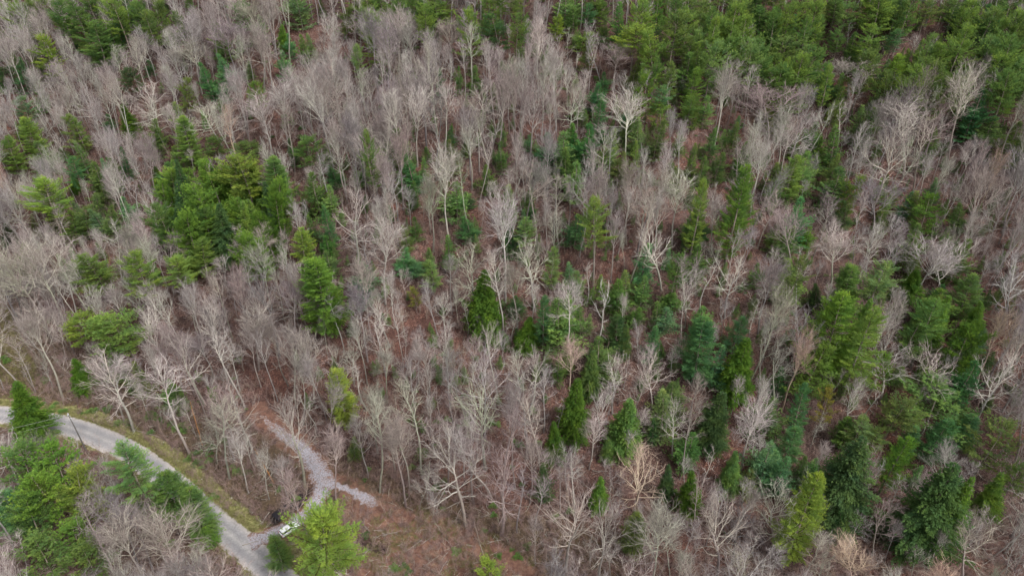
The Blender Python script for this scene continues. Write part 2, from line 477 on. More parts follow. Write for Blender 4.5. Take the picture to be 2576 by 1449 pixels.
def bare_tree(name, seed, H, clear, lead, R, nl, low_ang, top_ang, gnarl, up, r0, fork=0, dens=1.0):
    rnd = random.Random(seed)
    P = dict(gnarl=gnarl, up=up, n=(0, 5.8 * dens, 4.8 * dens, 3.1 * dens, 0), Lref=(1, R, R * .5, R * .25, 1), ang=(20, 52))
    # trunk
    n = 14; pts = [Vector((0, 0, -1.5))]; rad = [r0 * 1.35]
    cur = Vector((0, 0, 0)); d = Vector((0, 0, 1)); pts.append(cur.copy()); rad.append(r0 * 1.15)
    top = lead * H
    for k in range(n):
        d = (d + Vector((rnd.uniform(-1, 1), rnd.uniform(-1, 1), 0)) * gnarl * .34 + Vector((-cur.x, -cur.y, 0)) * .01).normalized()
        cur = cur + d * top / n
        pts.append(cur.copy()); t = (k + 1) / n
        rad.append(r0 * (1 - t) ** .8 * .82 + r0 * .16)
    S = []
    for k in range(nl):
        t = (k + rnd.uniform(0, .9)) / nl
        hz = clear * H + (top - clear * H) * t
        f = 1 + hz / top * n; i = min(int(f), len(pts) - 2); q = pts[i].lerp(pts[i + 1], f - i)
        az = k * 2.4 + rnd.uniform(-.6, .6)
        ang = math.radians(low_ang + (top_ang - low_ang) * t ** .8 + rnd.uniform(-8, 8))
        dd = Vector((math.cos(az) * math.sin(ang), math.sin(az) * math.sin(ang), math.cos(ang)))
        # reach: crown an upright ellipsoid
        zc = (clear * H * .92 + H) / 2; a = R; c_ = (H - clear * H * .92) / 2 * 1.02
        L = 0
        for s in np.linspace(.5, 16, 60):
            e = q + dd * s + Vector((0, 0, 1)) * up * s * .5
            if (e.x ** 2 + e.y ** 2) / a ** 2 + ((e.z - zc) / c_) ** 2 > 1: break
            L = s
        L = max(1.2, L * rnd.uniform(.75, 1.05))
        rr = rad[i] * rnd.uniform(.42, .62) * min(1, .45 + L / R * .5)
        grow(S, q, dd, L, max(.03, rr), 1, rnd, P)
    # leader tips
    for k in range(2 + fork):
        ang = math.radians(rnd.uniform(5, 28)); az = rnd.uniform(0, 2 * PI)
        dd = Vector((math.cos(az) * math.sin(ang), math.sin(az) * math.sin(ang), math.cos(ang)))
        grow(S, pts[-1], dd, (H - top) * rnd.uniform(.8, 1.0), rad[-1] * .8, 1, rnd, P)
    # a few short dead stubs on the clear bole
    for k in range(4):
        hz = clear * H * rnd.uniform(.45, 1.0); f = 1 + hz / top * n; i = min(int(f), len(pts) - 2); q = pts[i].lerp(pts[i + 1], f - i)
        az = rnd.uniform(0, 6.28); dd = Vector((math.cos(az), math.sin(az), rnd.uniform(-.1, .5))).normalized()
        grow(S, q, dd, rnd.uniform(.8, 2.2), .035, 3, rnd, P)
    S = np.array(S)
    big = S[:, 6] > .06
    V1, F1, k1 = prisms(S[big], 5); V2, F2, k2 = prisms(S[~big], 3)
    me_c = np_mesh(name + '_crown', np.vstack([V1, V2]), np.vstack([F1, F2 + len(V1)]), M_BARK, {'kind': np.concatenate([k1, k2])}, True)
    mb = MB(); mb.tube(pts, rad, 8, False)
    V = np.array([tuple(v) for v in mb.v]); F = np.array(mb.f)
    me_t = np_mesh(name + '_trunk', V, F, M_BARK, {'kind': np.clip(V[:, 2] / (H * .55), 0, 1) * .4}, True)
    return dict(trunk=me_t, crown=me_c, H=H, R=R, tris=len(F1) * 2 + len(F2) * 2 + len(F) * 2)

def blades(C, D, size, n, spread, width, rs, hue=None):
    """needle tufts: n narrow leaves fanned round direction D at each C"""
    C = np.asarray(C); D = np.asarray(D); m = len(C)
    C = np.repeat(C, n, 0); D = np.repeat(D, n, 0); sz = np.repeat(np.asarray(size), n)
    d = D + rs.normal(0, spread, (m * n, 3)); d /= np.linalg.norm(d, axis=1, keepdims=True)
    s = np.cross(d, rs.normal(0, 1, (m * n, 3))); s /= np.linalg.norm(s, axis=1, keepdims=True)
    L = (sz * rs.uniform(.75, 1.25, m * n))[:, None]; W = L * width
    C = C + rs.normal(0, .05, (m * n, 3))
    V = np.stack([C - s * W * .35, C + s * W * .35, C + d * L * .55 + s * W * .6, C + d * L, C + d * L * .5 - s * W * .6], 1)
    b = (np.arange(m * n) * 5)[:, None]
    F = np.stack([np.concatenate([b, b + 1, b + 2], 1), np.concatenate([b, b + 2, b + 4], 1), np.concatenate([b + 4, b + 2, b + 3], 1)], 1).reshape(-1, 3)
    r = np.repeat(np.clip(rs.normal(.5, .22, m * n) if hue is None else np.repeat(hue, n) + rs.normal(0, .12, m * n), 0, 1), 5)
    return V.reshape(-1, 3), F, r

def conifer(name, seed, H, cs, R, step, nb, prof, pitch_lo, pitch_hi, curve, start, spacing, blen, tl, nbl, width, r0, tuftup=.3, dead=0, gap=.0, lean=0.0, irr=.3, clump=0):
    rnd = random.Random(seed); rs = np.random.RandomState(seed)
    pts = [Vector((0, 0, -1.2)), Vector((0, 0, 0))]; rad = [r0 * 1.3, r0 * 1.1]
    cur = Vector((0, 0, 0)); d = Vector((0, 0, 1)); n = 12
    for k in range(n):
        d = (d + Vector((rnd.uniform(-1, 1) + lean, rnd.uniform(-1, 1), 0)) * .035).normalized(); cur = cur + d * H / n
        pts.append(cur.copy()); rad.append(r0 * (1 - (k + 1) / n) * .95 + .03)
    def at(h):
        f = 1 + h / H * n; i = min(int(f), len(pts) - 2); return pts[i].lerp(pts[i + 1], f - i)
    S = []; C = []; D = []; HU = []
    h = cs * H; az0 = 0
    lob = [rnd.uniform(1 - irr, 1 + irr) for _ in range(9)]
    while h < H * .992:
        t = (h - cs * H) / (H - cs * H)
        k_ = max(2, int(round(nb * rnd.uniform(.75, 1.25) * (1 if t < .85 else .8)))); az0 += rnd.uniform(.4, 1.4)
        for k in range(k_):
            if rnd.random() < gap: continue
            az = az0 + 2 * PI * k / k_ + rnd.uniform(-.35, .35)
            L = R * prof(t) * rnd.uniform(.72, 1.1) * lob[int((az % (2 * PI)) / (2 * PI) * 9) % 9] * (1 + .0)
            L *= 1 + irr * .5 * math.sin(h * 1.9 + seed)
            if L < .25: L = .25
            p = at(h + rnd.uniform(-.15, .15)); pi = math.radians(pitch_lo + (pitch_hi - pitch_lo) * t ** 1.3 + rnd.uniform(-7, 7))
            side = Vector((-math.sin(az), math.cos(az), 0)); hd = Vector((math.cos(az), math.sin(az), 0))
            ns = 4; q = p.copy(); bp = [q.copy()]
            for s in range(ns):
                pp = pi + curve * (s / ns) ** 1.2
                dd = hd * math.cos(pp) + Vector((0, 0, 1)) * math.sin(pp); q = q + dd * L / ns; bp.append(q.copy())
            br = max(.018, .014 * L + .012)
            for s in range(ns): S.append((*bp[s], *bp[s + 1], br * (1 - s / ns * .8), br * (1 - (s + 1) / ns * .8), .6))
            hue = min(1, max(0, rnd.gauss(.5, .16)))
            m = max(1, int(L * (1 - start) / spacing))
            for j in range(m + 1):
                f = (start + (1 - start) * j / m) * ns; i = min(int(f), ns - 1); w = bp[i].lerp(bp[i + 1], f - i); bd = (bp[i + 1] - bp[i]).normalized()
                sl = blen * min(1, L / R + .35) * (1.15 - .7 * j / m) * rnd.uniform(.7, 1.2)
                for sgn in ((-1, 1) if j < m else (0,)):
                    sd_ = (bd * (.75 if sgn else 1) + side * sgn * .8 + Vector((0, 0, rnd.uniform(-.12, .22)))).normalized()
                    nt_ = max(1, int(sl / (tl * .62)))
                    e = w + sd_ * sl
                    if sl > .5 and sgn: S.append((*w, *e, .014, .008, .8))
                    for q_ in range(nt_):
                        c = w.lerp(e, (q_ + .6) / nt_) + Vector((rnd.gauss(0, clump), rnd.gauss(0, clump), rnd.gauss(0, clump)))
                        C.append(tuple(c)); D.append(tuple((sd_ + Vector((0, 0, tuftup))).normalized())); HU.append(hue + (.12 if q_ == nt_ - 1 and j > m * .6 else 0))
        h += step * rnd.uniform(.75, 1.25) * (1.0 if t < .8 else .7)
    for k in range(3): C.append((*(pts[-1] + Vector((0, 0, .1 * k))),)); D.append((0, 0, 1)); HU.append(.7)
    V1, F1, r1 = blades(C, D, [tl] * len(C), nbl, .34, width, rs, np.array(HU))
    S = np.array(S); V2, F2, k2 = prisms(S, 3)
    F2 = np.concatenate([F2[:, [0, 1, 2]], F2[:, [0, 2, 3]]])
    V = np.vstack([V1, V2]); F = np.vstack([F1, F2 + len(V1)])
    me_c = np_mesh(name + '_crown', V, F, None, {'rnd': np.concatenate([r1, np.zeros(len(V2))]), 'kind': np.concatenate([np.zeros(len(V1)), k2])}, False,
                   mats=[M_NEEDLE, M_PBARK], mat_idx=np.concatenate([np.zeros(len(F1)), np.ones(len(F2))]))
    mb = MB(); mb.tube(pts, rad, 8, False); Vt = np.array([tuple(v) for v in mb.v]); Ft = np.array(mb.f)
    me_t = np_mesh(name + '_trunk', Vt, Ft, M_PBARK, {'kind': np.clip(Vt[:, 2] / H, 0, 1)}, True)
    pr = dict(trunk=me_t, crown=me_c, H=H, R=R, cs=cs, tris=len(F) + len(Ft) * 2)
    if dead:
        S = []
        for k in range(dead):
            hh = cs * H * (1.02 - .62 * (k / dead) ** 1.1); p = at(hh); az = k * 2.4 + rnd.uniform(-.5, .5)
            L = R * rnd.uniform(.35, .8) * (1 - .55 * k / dead); dd = Vector((math.cos(az), math.sin(az), rnd.uniform(-.25, .15))).normalized(); q = p
            for s in range(3):
                dd = (dd + vperp(dd, rnd) * .18 + Vector((0, 0, -.03))).normalized(); e = q + dd * L / 3
                S.append((*q, *e, .045 * (1 - s / 3.5), .045 * (1 - (s + 1) / 3.5), 1)); 
                for _ in range(2): 
                    sd_ = (dd + vperp(dd, rnd) * .9).normalized(); S.append((*q.lerp(e, rnd.random()), *(q.lerp(e, .6) + sd_ * rnd.uniform(.4, 1.1)), .015, .009, 1))
                q = e
        V, F, kk = prisms(np.array(S), 3)
        pr['limbs'] = np_mesh(name + '_dead_limbs', V, F, M_BARK, {'kind': kk * .5}, True)
    return pr

# prototypes -------------------------------------------------------
BARE = {}
def B(key, *a, **k): BARE[key] = bare_tree('bare_' + key, *a, **k)
#      seed  H  clear lead  R  nl low top gnarl up  r0
B('oak1', 11, 22, .30, .66, 6.6, 15, 88, 30, .30, .10, .34, fork=1)
B('oak2', 12, 23, .34, .70, 6.4, 15, 80, 28, .26, .12, .33, fork=1)
B('oak3', 13, 21, .22, .62, 7.0, 17, 96, 28, .34, .08, .36, fork=2)
B('vase1', 21, 25, .50, .72, 4.8, 14, 46, 16, .20, .22, .26, fork=2)
B('vase2', 22, 24, .47, .70, 5.2, 15, 52, 18, .18, .24, .27, fork=2)
B('vase3', 23, 26, .50, .74, 4.4, 13, 42, 14, .20, .22, .25, fork=1)
B('tall1', 31, 27, .58, .84, 4.2, 14, 62, 22, .22, .16, .26)
B('tall2', 32, 26, .52, .82, 4.6, 15, 66, 24, .26, .14, .27)
B('tall3', 33, 25, .55, .80, 4.0, 12, 58, 20, .28, .16, .24)
B('mid1', 41, 20, .38, .78, 4.2, 13, 62, 22, .24, .16, .20)
B('mid2', 42, 18, .34, .76, 4.0, 13, 58, 20, .24, .18, .18)
B('vase4', 24, 25, .38, .66, 5.6, 13, 50, 14, .26, .18, .28, fork=3)
B('tall4', 34, 28, .50, .88, 3.8, 16, 58, 26, .20, .14, .25)
B('oak4', 14, 21, .36, .60, 6.2, 12, 76, 34, .42, .06, .32, fork=2)
B('pole1', 44, 17, .55, .86, 2.4, 10, 48, 18, .22, .18, .13)
B('pole2', 45, 15, .40, .84, 2.6, 10, 55, 20, .28, .16, .12)
B('snag', 51, 19, .42, .86, 3.0, 9, 70, 30, .40, .10, .22, dens=.6)
CON = {}
def K(key, *a, **k): CON[key] = conifer('conifer_' + key, *a, **k)
white = lambda t: max(.06, (min(1, .42 + 2.0 * t)) * (1 - t) ** .50 * 1.12)
cone = lambda t: max(.05, (min(1, .72 + 2.2 * t)) * (1 - t) ** .82 * 1.05)
rnd_ = lambda t: max(.12, math.sin(PI * min(1, .22 + .74 * t)) ** .7)
kwW = dict(step=.78, nb=5, prof=white, pitch_lo=2, pitch_hi=48, curve=.45, start=.30, spacing=.36, blen=1.0, tl=.40, nbl=6, width=.15)
K('w1', 101, 25, .42, 4.9, r0=.30, dead=16, gap=.20, irr=.45, **kwW)
K('w2', 102, 26, .30, 5.2, r0=.32, gap=.22, irr=.5, lean=.3, **kwW)
K('w3', 103, 23, .25, 4.6, r0=.28, gap=.16, irr=.42, **kwW)
K('w6', 106, 25, .46, 4.4, r0=.28, gap=.24, irr=.5, **kwW)
K('w7', 107, 24, .16, 4.9, r0=.28, gap=.14, irr=.4, lean=-.3, **kwW)
K('w4', 104, 27, .50, 4.8, r0=.30, dead=30, gap=.30, irr=.5, **kwW)
K('w5', 105, 24, .12, 4.4, r0=.28, gap=.12, irr=.32, **kwW)
kwH = dict(step=.50, nb=6, prof=cone, pitch_lo=-8, pitch_hi=30, curve=-.35, start=.22, spacing=.33, blen=.8, tl=.30, nbl=6, width=.28, tuftup=-.12)
K('h1', 111, 20, .05, 4.5, r0=.27, irr=.12, **kwH)
K('h2', 112, 18, .04, 3.7, r0=.24, irr=.18, **kwH)
K('h3', 113, 22, .10, 5.2, r0=.30, irr=.25, gap=.05, **kwH)
kwY = dict(step=.72, nb=4, prof=rnd_, pitch_lo=8, pitch_hi=58, curve=.35, start=.42, spacing=.5, blen=1.05, tl=.36, nbl=8, width=.17, clump=.13)
K('y1', 121, 20, .42, 4.8, r0=.22, gap=.12, irr=.35, **kwY)
K('y2', 122, 19, .36, 4.6, r0=.22, gap=.15, irr=.4, dead=10, **kwY)
K('y3', 123, 18, .28, 4.4, r0=.21, gap=.1, irr=.35, **kwY)
kwJ = dict(step=.42, nb=5, prof=cone, pitch_lo=8, pitch_hi=55, curve=.4, start=.18, spacing=.38, blen=.7, tl=.34, nbl=5, width=.17)
K('j1', 131, 9.5, .06, 2.5, r0=.11, gap=.22, irr=.4, **kwJ)
K('j2', 132, 11, .10, 2.6, r0=.12, gap=.26, irr=.45, **kwJ)
K('j3', 133, 8, .03, 2.7, r0=.11, gap=.18, irr=.4, **kwJ)
KMAP = {'W': ['w1', 'w2', 'w3', 'w6'], 'D': ['w4'], 'L': ['w5', 'w7'], 'H': ['h1', 'h2'], 'G': ['h3'], 'Y': ['y1', 'y2', 'y3'], 'J': ['j1', 'j2', 'j3']}
TINT = dict(yg=(.240, .375, .095), vg=(.195, .350, .068), g=(.170, .300, .090), bg=(.120, .270, .112), dg=(.105, .200, .078), ol=(.185, .280, .088),
            lg=(.250, .395, .145), yy=(.285, .415, .085), dv=(.115, .225, .036), lb=(.190, .370, .180), oy=(.30, .31, .08))
TWORD = dict(yg='yellow-green', vg='vivid green', g='mid green', bg='blue-green', dg='dark green', ol='olive green', lg='light green', yy='bright yellow-green', dv='deep green', lb='pale blue-green', oy='orange-yellow')
KWORD = {'W': ('white_pine', 'white pine'), 'D': ('white_pine', 'white pine'), 'L': ('white_pine', 'full white pine'), 'H': ('hemlock', 'dense hemlock'), 'G': ('hemlock', 'broad hemlock'), 'Y': ('yellow_pine', 'rounded pine'), 'J': ('young_pine', 'young pine')}
# ------------------------------------------------------------------ conifers: kind, apex x, apex y, crown width, crown height (photo pixels), tint, label, handle
CONIFERS = [
('W',143,-8,66,100,'g','tall dark white pine rising behind its twin at the far top left corner','the far twin pines'),
('W',193,7,72,112,'g','broad far white pine just right of its taller twin, top left',None),
('W',228,52,96,118,'g','far white pine with wide flat boughs and pale trunk below the twin pines','the flat-boughed far pine'),
('W',98,85,66,112,'yy','yellow-green far white pine with stacked boughs among grey bare trees','the yellow far pine'),
('W',333,0,80,92,'g',None,None),('J',283,28,46,90,'bg',None,None),('W',400,2,62,46,'g',None,None),('W',470,-6,44,36,'g',None,None),
('W',250,-22,64,46,'ol',None,None),
('H',708,62,56,66,'vg','small cone-shaped green hemlock alone among grey crowns near the crest','the lone crest hemlock'),
('Y',20,170,58,42,'dg',None,None),('W',50,243,70,80,'lb',None,None),
('L',62,297,108,118,'yg','wide pyramidal yellow-green pine, upper of the two at the left edge','the wide pyramidal pine'),
('W',14,350,96,96,'yg',None,None),
('L',183,287,84,104,'yg','yellow-green pine with pointed top beside the wide pyramidal pine','the pointed yellow-green pine'),
('H',312,262,66,88,'dv','dark olive hemlock standing in front of grey crowns on the left slope','the olive left hemlock'),
('Y',316,172,62,66,'dg',None,None),('J',266,290,48,54,'bg',None,None),
('L',452,296,92,128,'yg','large yellow-green pine above the evergreen thicket on the left slope','the large left slope pine'),
('Y',458,205,46,72,'yg',None,None),('J',370,152,34,44,'bg',None,None),('J',545,100,32,36,'g',None,None),
('Y',642,205,48,70,'vg','vivid green slender pine showing between bare crowns below the crest hemlock','the slender vivid pine'),
('J',622,155,34,46,'lg',None,None),('W',170,395,52,80,'bg',None,None),('H',178,440,50,52,'dv',None,None),
('J',300,375,42,82,'bg',None,None),('J',150,375,44,36,'g',None,None),
('D',94,455,112,110,'yy','spreading yellow-green pine on a long pale trunk near the left edge','the long-trunked left pine'),
('H',388,420,36,60,'dv',None,None),('Y',420,432,66,74,'yy','bright yellow-green pine on the left end of the evergreen thicket','the bright thicket pine'),
('Y',475,425,54,56,'vg',None,None),('H',531,418,44,125,'dv','tall narrow dark hemlock in the middle of the evergreen thicket','the narrow thicket hemlock'),
('H',560,430,46,104,'vg',None,None),('Y',604,388,118,112,'yy','biggest rounded yellow-green pine in the evergreen thicket','the biggest thicket pine'),
('Y',532,345,64,54,'g',None,None),('Y',622,355,74,46,'ol',None,None),
('L',680,397,106,150,'g','tall blue-tinged white pine at the right end of the evergreen thicket','the thicket end pine'),
('Y',775,345,80,76,'g','rounded green pine low on the slope right of the evergreen thicket','the low rounded pine'),
('J',730,350,42,72,'dg',None,None),('J',840,415,52,64,'bg',None,None),
('Y',862,25,44,62,'ol',None,None),('Y',935,-5,92,46,'yg',None,None),('Y',1100,0,114,72,'yg',None,None),('W',1086,15,54,48,'bg',None,None),
('W',1302,-6,80,50,'yg',None,None),('Y',1300,35,52,88,'ol',None,None),('Y',1255,42,74,88,'dg',None,None),('J',1211,22,26,52,'g',None,None),
('W',1405,40,54,58,'yy',None,None),('Y',1460,85,62,34,'yg',None,None),('W',1480,10,50,58,'bg',None,None),('W',1445,20,42,38,'g',None,None),('W',1515,0,42,62,'yg',None,None),
('Y',1597,60,114,92,'yy','big rounded yellow-green pine near the crest, centre right of the far slope','the big crest pine'),
('Y',1655,70,38,42,'dg',None,None),('W',900,110,44,88,'lg','slim light green pine between grey crowns right of the crest hemlock','the slim crest pine'),
('J',1195,165,48,62,'g',None,None),('J',1153,170,28,72,'g',None,None),
('Y',1622,185,64,112,'vg','vivid green pine cluster top standing in grey crowns below the big crest pine','the vivid upper pine'),
('W',1660,215,58,72,'lb',None,None),('Y',1670,262,64,62,'yg',None,None),('W',1672,105,34,62,'lg',None,None),
('W',928,330,50,144,'g','slender soft green pine in the middle of the upper left bare slope','the slender mid-slope pine'),
('J',1265,310,32,62,'lg',None,None),('J',1262,360,48,84,'g',None,None),('J',1605,357,34,74,'yg',None,None),('J',1075,370,34,44,'g',None,None),('J',1220,428,26,44,'g',None,None),('J',1330,340,34,44,'lb',None,None),
('Y',1725,-8,72,50,'g',None,None),('Y',1770,5,60,60,'ol',None,None),('Y',1820,-6,64,74,'ol',None,None),('Y',1862,2,60,60,'ol',None,None),('W',1920,15,64,74,'g',None,None),
('Y',1972,10,60,66,'ol',None,None),('Y',2015,5,58,56,'yg',None,None),
('W',2178,-8,60,82,'vg','bright far white pine standing tallest among olive pines at the top edge','the tallest top-edge pine'),
('Y',2062,0,60,50,'ol',None,None),('Y',2110,-5,60,60,'ol',None,None),('Y',2240,5,64,60,'ol',None,None),('Y',2290,10,60,66,'g',None,None),('Y',2340,5,64,64,'ol',None,None),('Y',2388,0,60,60,'g',None,None),
('W',2432,0,84,86,'g',None,None),('W',2500,15,62,70,'g',None,None),('Y',2535,8,54,60,'ol',None,None),
('W',1745,55,46,48,'yg',None,None),('Y',1840,70,90,80,'yg',None,None),('W',2062,42,78,84,'g',None,None),('W',2117,75,60,60,'g',None,None),
('W',2190,62,68,88,'yg',None,None),('W',2255,72,64,64,'bg',None,None),('Y',1975,97,114,92,'ol',None,None),('W',1920,120,54,64,'g',None,None),
('W',2365,108,64,66,'yg',None,None),('W',2420,85,56,66,'lg',None,None),('W',2487,92,50,52,'bg',None,None),('W',2550,117,60,58,'bg',None,None),('Y',2568,175,62,66,'dg',None,None),
('Y',2030,150,84,76,'ol',None,None),
('L',2268,138,118,108,'yy','vivid yellow-green pine with layered boughs brightest on the far right slope','the brightest far pine'),
('L',2085,163,84,100,'bg','blue-green white pine with pale stem left of the brightest far pine','the blue-green far pine'),
('L',1747,168,66,112,'yg','tall yellow-green pine beside the grey crowns right of the big crest pine','the tall yellow-green crest pine'),
('W',1735,240,50,64,'g',None,None),('Y',2100,262,44,62,'ol',None,None),('Y',2130,200,38,34,'ol',None,None),('W',2545,235,46,60,'yg',None,None),('J',2498,300,72,70,'lg',None,None),('J',2460,290,40,50,'g',None,None),
('J',2068,348,40,74,'yg',None,None),
('L',1998,393,96,118,'yg','broad rounded green pine alone on the middle right slope','the broad right slope pine'),
('L',1875,418,78,238,'vg','very tall narrow pine, right one of a tall pair left of the broad slope pine','the right tall pine'),
('L',1768,455,64,190,'yg','tall narrow pine, left one of the tall pair on the middle right slope','the left tall pine'),
('Y',2140,443,58,94,'vg','vivid green pine standing alone in grey brush on the right slope','the lone vivid right pine'),
('J',2566,360,44,64,'dg',None,None),('J',1810,385,62,74,'g',None,None),
('W',226,634,106,116,'yg','leftmost of three yellow-green pines in a row above the meadow','the left row pine'),
('D',340,640,98,122,'yg','middle one of three row pines, on a long bare trunk','the middle row pine'),
('D',438,645,100,86,'yg','right one of three row pines, with many dead grey limbs on its trunk','the dead-limbed pine'),
('W',494,603,68,100,'yg','pointed yellow-green pine standing right behind the dead-limbed pine',None),
('Y',185,795,102,86,'yy','flat-topped yellow-green pine with reddish trunk above the road bend','the flat-topped pine'),
('Y',286,775,124,116,'yg','large open-crowned yellow-green pine right of the flat-topped pine','the open-crowned pine'),
('Y',196,523,60,70,'ol',None,None),('H',386,550,50,60,'vg',None,None),('H',457,530,50,56,'dv',None,None),('Y',538,525,88,74,'yy',None,None),('H',507,493,40,66,'g',None,None),
('Y',655,518,66,66,'yg',None,None),('J',610,520,44,64,'g',None,None),
('H',590,586,46,78,'dv','small dark cone-shaped hemlock below the evergreen thicket','the small dark hemlock'),
('W',752,573,68,90,'yy','rounded yellow-green pine uphill of the large central-left pine','the rounded uphill pine'),
('J',820,518,56,110,'bg','slender blue-green pine right of the rounded uphill pine',None),
('L',797,646,134,204,'vg','large vivid green white pine with a ragged crown left of centre','the large ragged pine'),
('H',180,903,60,94,'dv','dark green juniper beside leaning trunks near the road bend','the dark juniper'),
('J',493,935,24,26,'g',None,None),('J',5,568,50,54,'dg',None,None),
('L',849,930,84,152,'yy','light yellow-green pine standing alone above the gravel drive','the pine above the drive'),
('J',1180,485,54,44,'dg',None,None),('J',1182,545,60,70,'bg',None,None),('J',1040,550,46,66,'g',None,None),('W',1320,546,60,78,'lg',None,None),
('W',1510,495,88,138,'yg','yellow-green pine with tiered crown in the middle of the slope','the tiered middle pine'),
('J',1450,540,78,90,'bg','blue-green bushy pine just left of the tiered middle pine',None),
('L',1087,653,68,84,'lg','light green pine left of the tall dark hemlock','the light green pine'),
('J',1040,645,64,56,'bg',None,None),
('H',1222,682,104,168,'dv','large dark cone-shaped hemlock near the centre','the central hemlock'),
('L',1388,625,56,108,'lg','slim light green pine uphill of the deep green cone-shaped cedar','the slim light pine'),
('H',1322,795,84,98,'dv','deep green cone-shaped cedar right of the central hemlock','the centre cedar'),
('L',1370,738,60,132,'bg','blue-green pine directly behind the centre cedar',None),
('J',1300,745,66,66,'dg',None,None),('Y',1043,728,38,44,'oy',None,None),('J',1515,690,44,64,'vg',None,None),('J',1465,770,50,86,'g',None,None),
('L',1555,798,70,98,'dg',None,None),('H',1578,815,40,86,'g',None,None),('J',1675,775,76,72,'lb',None,None),('J',1690,730,64,56,'g',None,None),
('H',1495,888,60,116,'g',None,None),('J',1405,906,44,66,'g',None,None),('J',1600,768,46,56,'g',None,None),('Y',1705,640,54,96,'g',None,None),
('Y',2345,505,78,102,'vg','vivid green rounded pine standing on the right slope above bare crowns','the rounded right slope pine'),
('J',2040,570,54,66,'vg',None,None),('W',2010,640,66,118,'ol',None,None),('J',2065,715,46,66,'dg',None,None),('J',1905,665,46,68,'g',None,None),
('L',2150,667,144,150,'g','large soft green pine at the back of the big right-hand pine cluster','the back cluster pine'),
('W',2218,653,88,110,'lg',None,None),
('L',2125,748,132,224,'vg','brightest green tall pine of the right-hand cluster with pale trunk showing','the bright cluster pine'),
('L',2202,773,126,226,'yg','tall yellow-tipped pine right behind the bright cluster pine','the yellow-tipped pine'),
('H',2310,672,82,98,'dv','dark dense evergreen at the upper left of the far right pine cluster','the dark cluster evergreen'),
('L',2455,695,88,122,'lg','light green pine leaning right in the far right pine cluster','the light leaning pine'),
('W',2365,748,96,118,'g',None,None),('W',2310,800,78,98,'g',None,None),('J',2370,715,56,60,'bg',None,None),
('H',2482,763,64,108,'vg','vivid green drooping evergreen on the right side of the light leaning pine',None),
('L',1770,810,104,160,'bg','dark blue-green full pine on the lower right slope','the blue-green full pine'),
('L',1860,800,94,106,'bg',None,None),
('H',1880,855,98,158,'dv','dark hemlock with sunlit right side below the blue-green full pine','the shaded hemlock'),
('J',1970,930,60,78,'bg',None,None),('J',2265,930,54,46,'g',None,None),
('H',1815,992,92,156,'dg','dusky green hemlock left of the round pale bare tree','the dusky hemlock'),
('L',2035,965,62,138,'bg','slender blue-green pine between bare stems right of the round pale tree','the slender blue-green pine'),
('Y',2090,986,54,84,'oy','small orange-tinged pine at the foot of the bright cluster pine','the orange-tinged pine'),
('L',1995,1078,98,108,'bg','bushy blue-green pine at the lower right, uphill one of two','the bushy blue-green pine'),
('L',1950,1128,98,84,'lb','bushy pale green pine, downhill one of two at the lower right',None),
('H',1850,1133,60,120,'g',None,None),
('H',1747,1188,66,114,'dv','narrow deep green hemlock right of the big fan-shaped oak','the narrow lower hemlock'),
('L',2053,1198,116,226,'yy','tall yellow-green pine column near the bottom right','the tall bottom pine'),
('L',2140,1058,96,90,'g',None,None),('W',2172,1053,64,70,'lg',None,None),
('G',2175,1103,176,262,'dg','huge dark grey-green hemlock between two lighter pines at bottom right','the huge dark hemlock'),
('W',2215,1078,54,58,'lg',None,None),
('L',2275,1098,88,146,'vg','full green pine with pale tips right of the huge dark hemlock','the full pale-tipped pine'),
('L',2310,1073,50,88,'lb',None,None),('J',2130,1283,50,86,'bg',None,None),('J',2242,1288,64,86,'dg',None,None),
('G',2405,1168,200,300,'dg','huge blue-grey hemlock at the bottom right corner','the corner hemlock'),
('H',2452,1193,84,214,'vg','green pine face against the right side of the corner hemlock',None),
('H',2530,1193,66,120,'vg','vivid green narrow evergreen at the right edge beside the corner hemlock','the edge evergreen'),
('Y',2370,983,176,112,'g','very wide flat green pine above the right-hand corner','the wide flat pine'),
('L',2385,1050,104,130,'bg','dark blue-green bushy pine below the wide flat pine',None),
('L',2450,1048,76,98,'lb',None,None),('Y',2270,998,98,98,'ol',None,None),('Y',2520,1073,108,118,'ol',None,None),('Y',2575,1168,66,88,'ol',None,None),
('H',1455,956,90,162,'dv','deep green cone-shaped hemlock low in the middle of the slope','the low middle hemlock'),
('H',1578,1003,94,150,'g','olive-green hemlock right of the low middle hemlock','the olive hemlock'),
('H',1400,1051,58,118,'dv',None,None),('J',1650,1058,34,70,'bg',None,None),('H',1530,1098,38,66,'g',None,None),('J',1375,1168,62,104,'dg',None,None),
('H',1510,1193,50,98,'vg',None,None),('H',1685,1163,44,98,'dg',None,None),('J',1715,1228,36,60,'dg',None,None),
('Y',1234,1420,76,70,'yy','bright yellow-green treetop at the bottom edge below the clearing','the bottom edge treetop'),
('L',1600,1298,76,104,'ol',None,None),('J',1060,1126,34,30,'ol',None,None),
('H',18,962,104,160,'dv','dark bushy cedar with browned side at the left end of the road','the roadside cedar'),
('Y',120,1146,140,120,'vg','dense green pine thicket tree nearest the utility pole','the thicket pine by the pole'),
('Y',28,1128,120,124,'g',None,None),('Y',78,1188,128,132,'vg',None,None),('Y',162,1210,108,132,'yy',None,None),('Y',45,1268,110,116,'g',None,None),
('L',8,1240,96,120,'lb',None,None),('Y',165,1320,98,84,'vg',None,None),('Y',90,1372,128,96,'g',None,None),('Y',210,1392,110,80,'ol',None,None),
('W',300,1108,120,160,'lg','feathery light green pine overhanging the near side of the road bend','the feathery roadside pine'),
('L',408,1184,106,130,'g','green pine with upswept tips overhanging the road centre','the upswept roadside pine'),
('L',470,1240,100,130,'g','lower green pine whose boughs reach over the road edge',None),
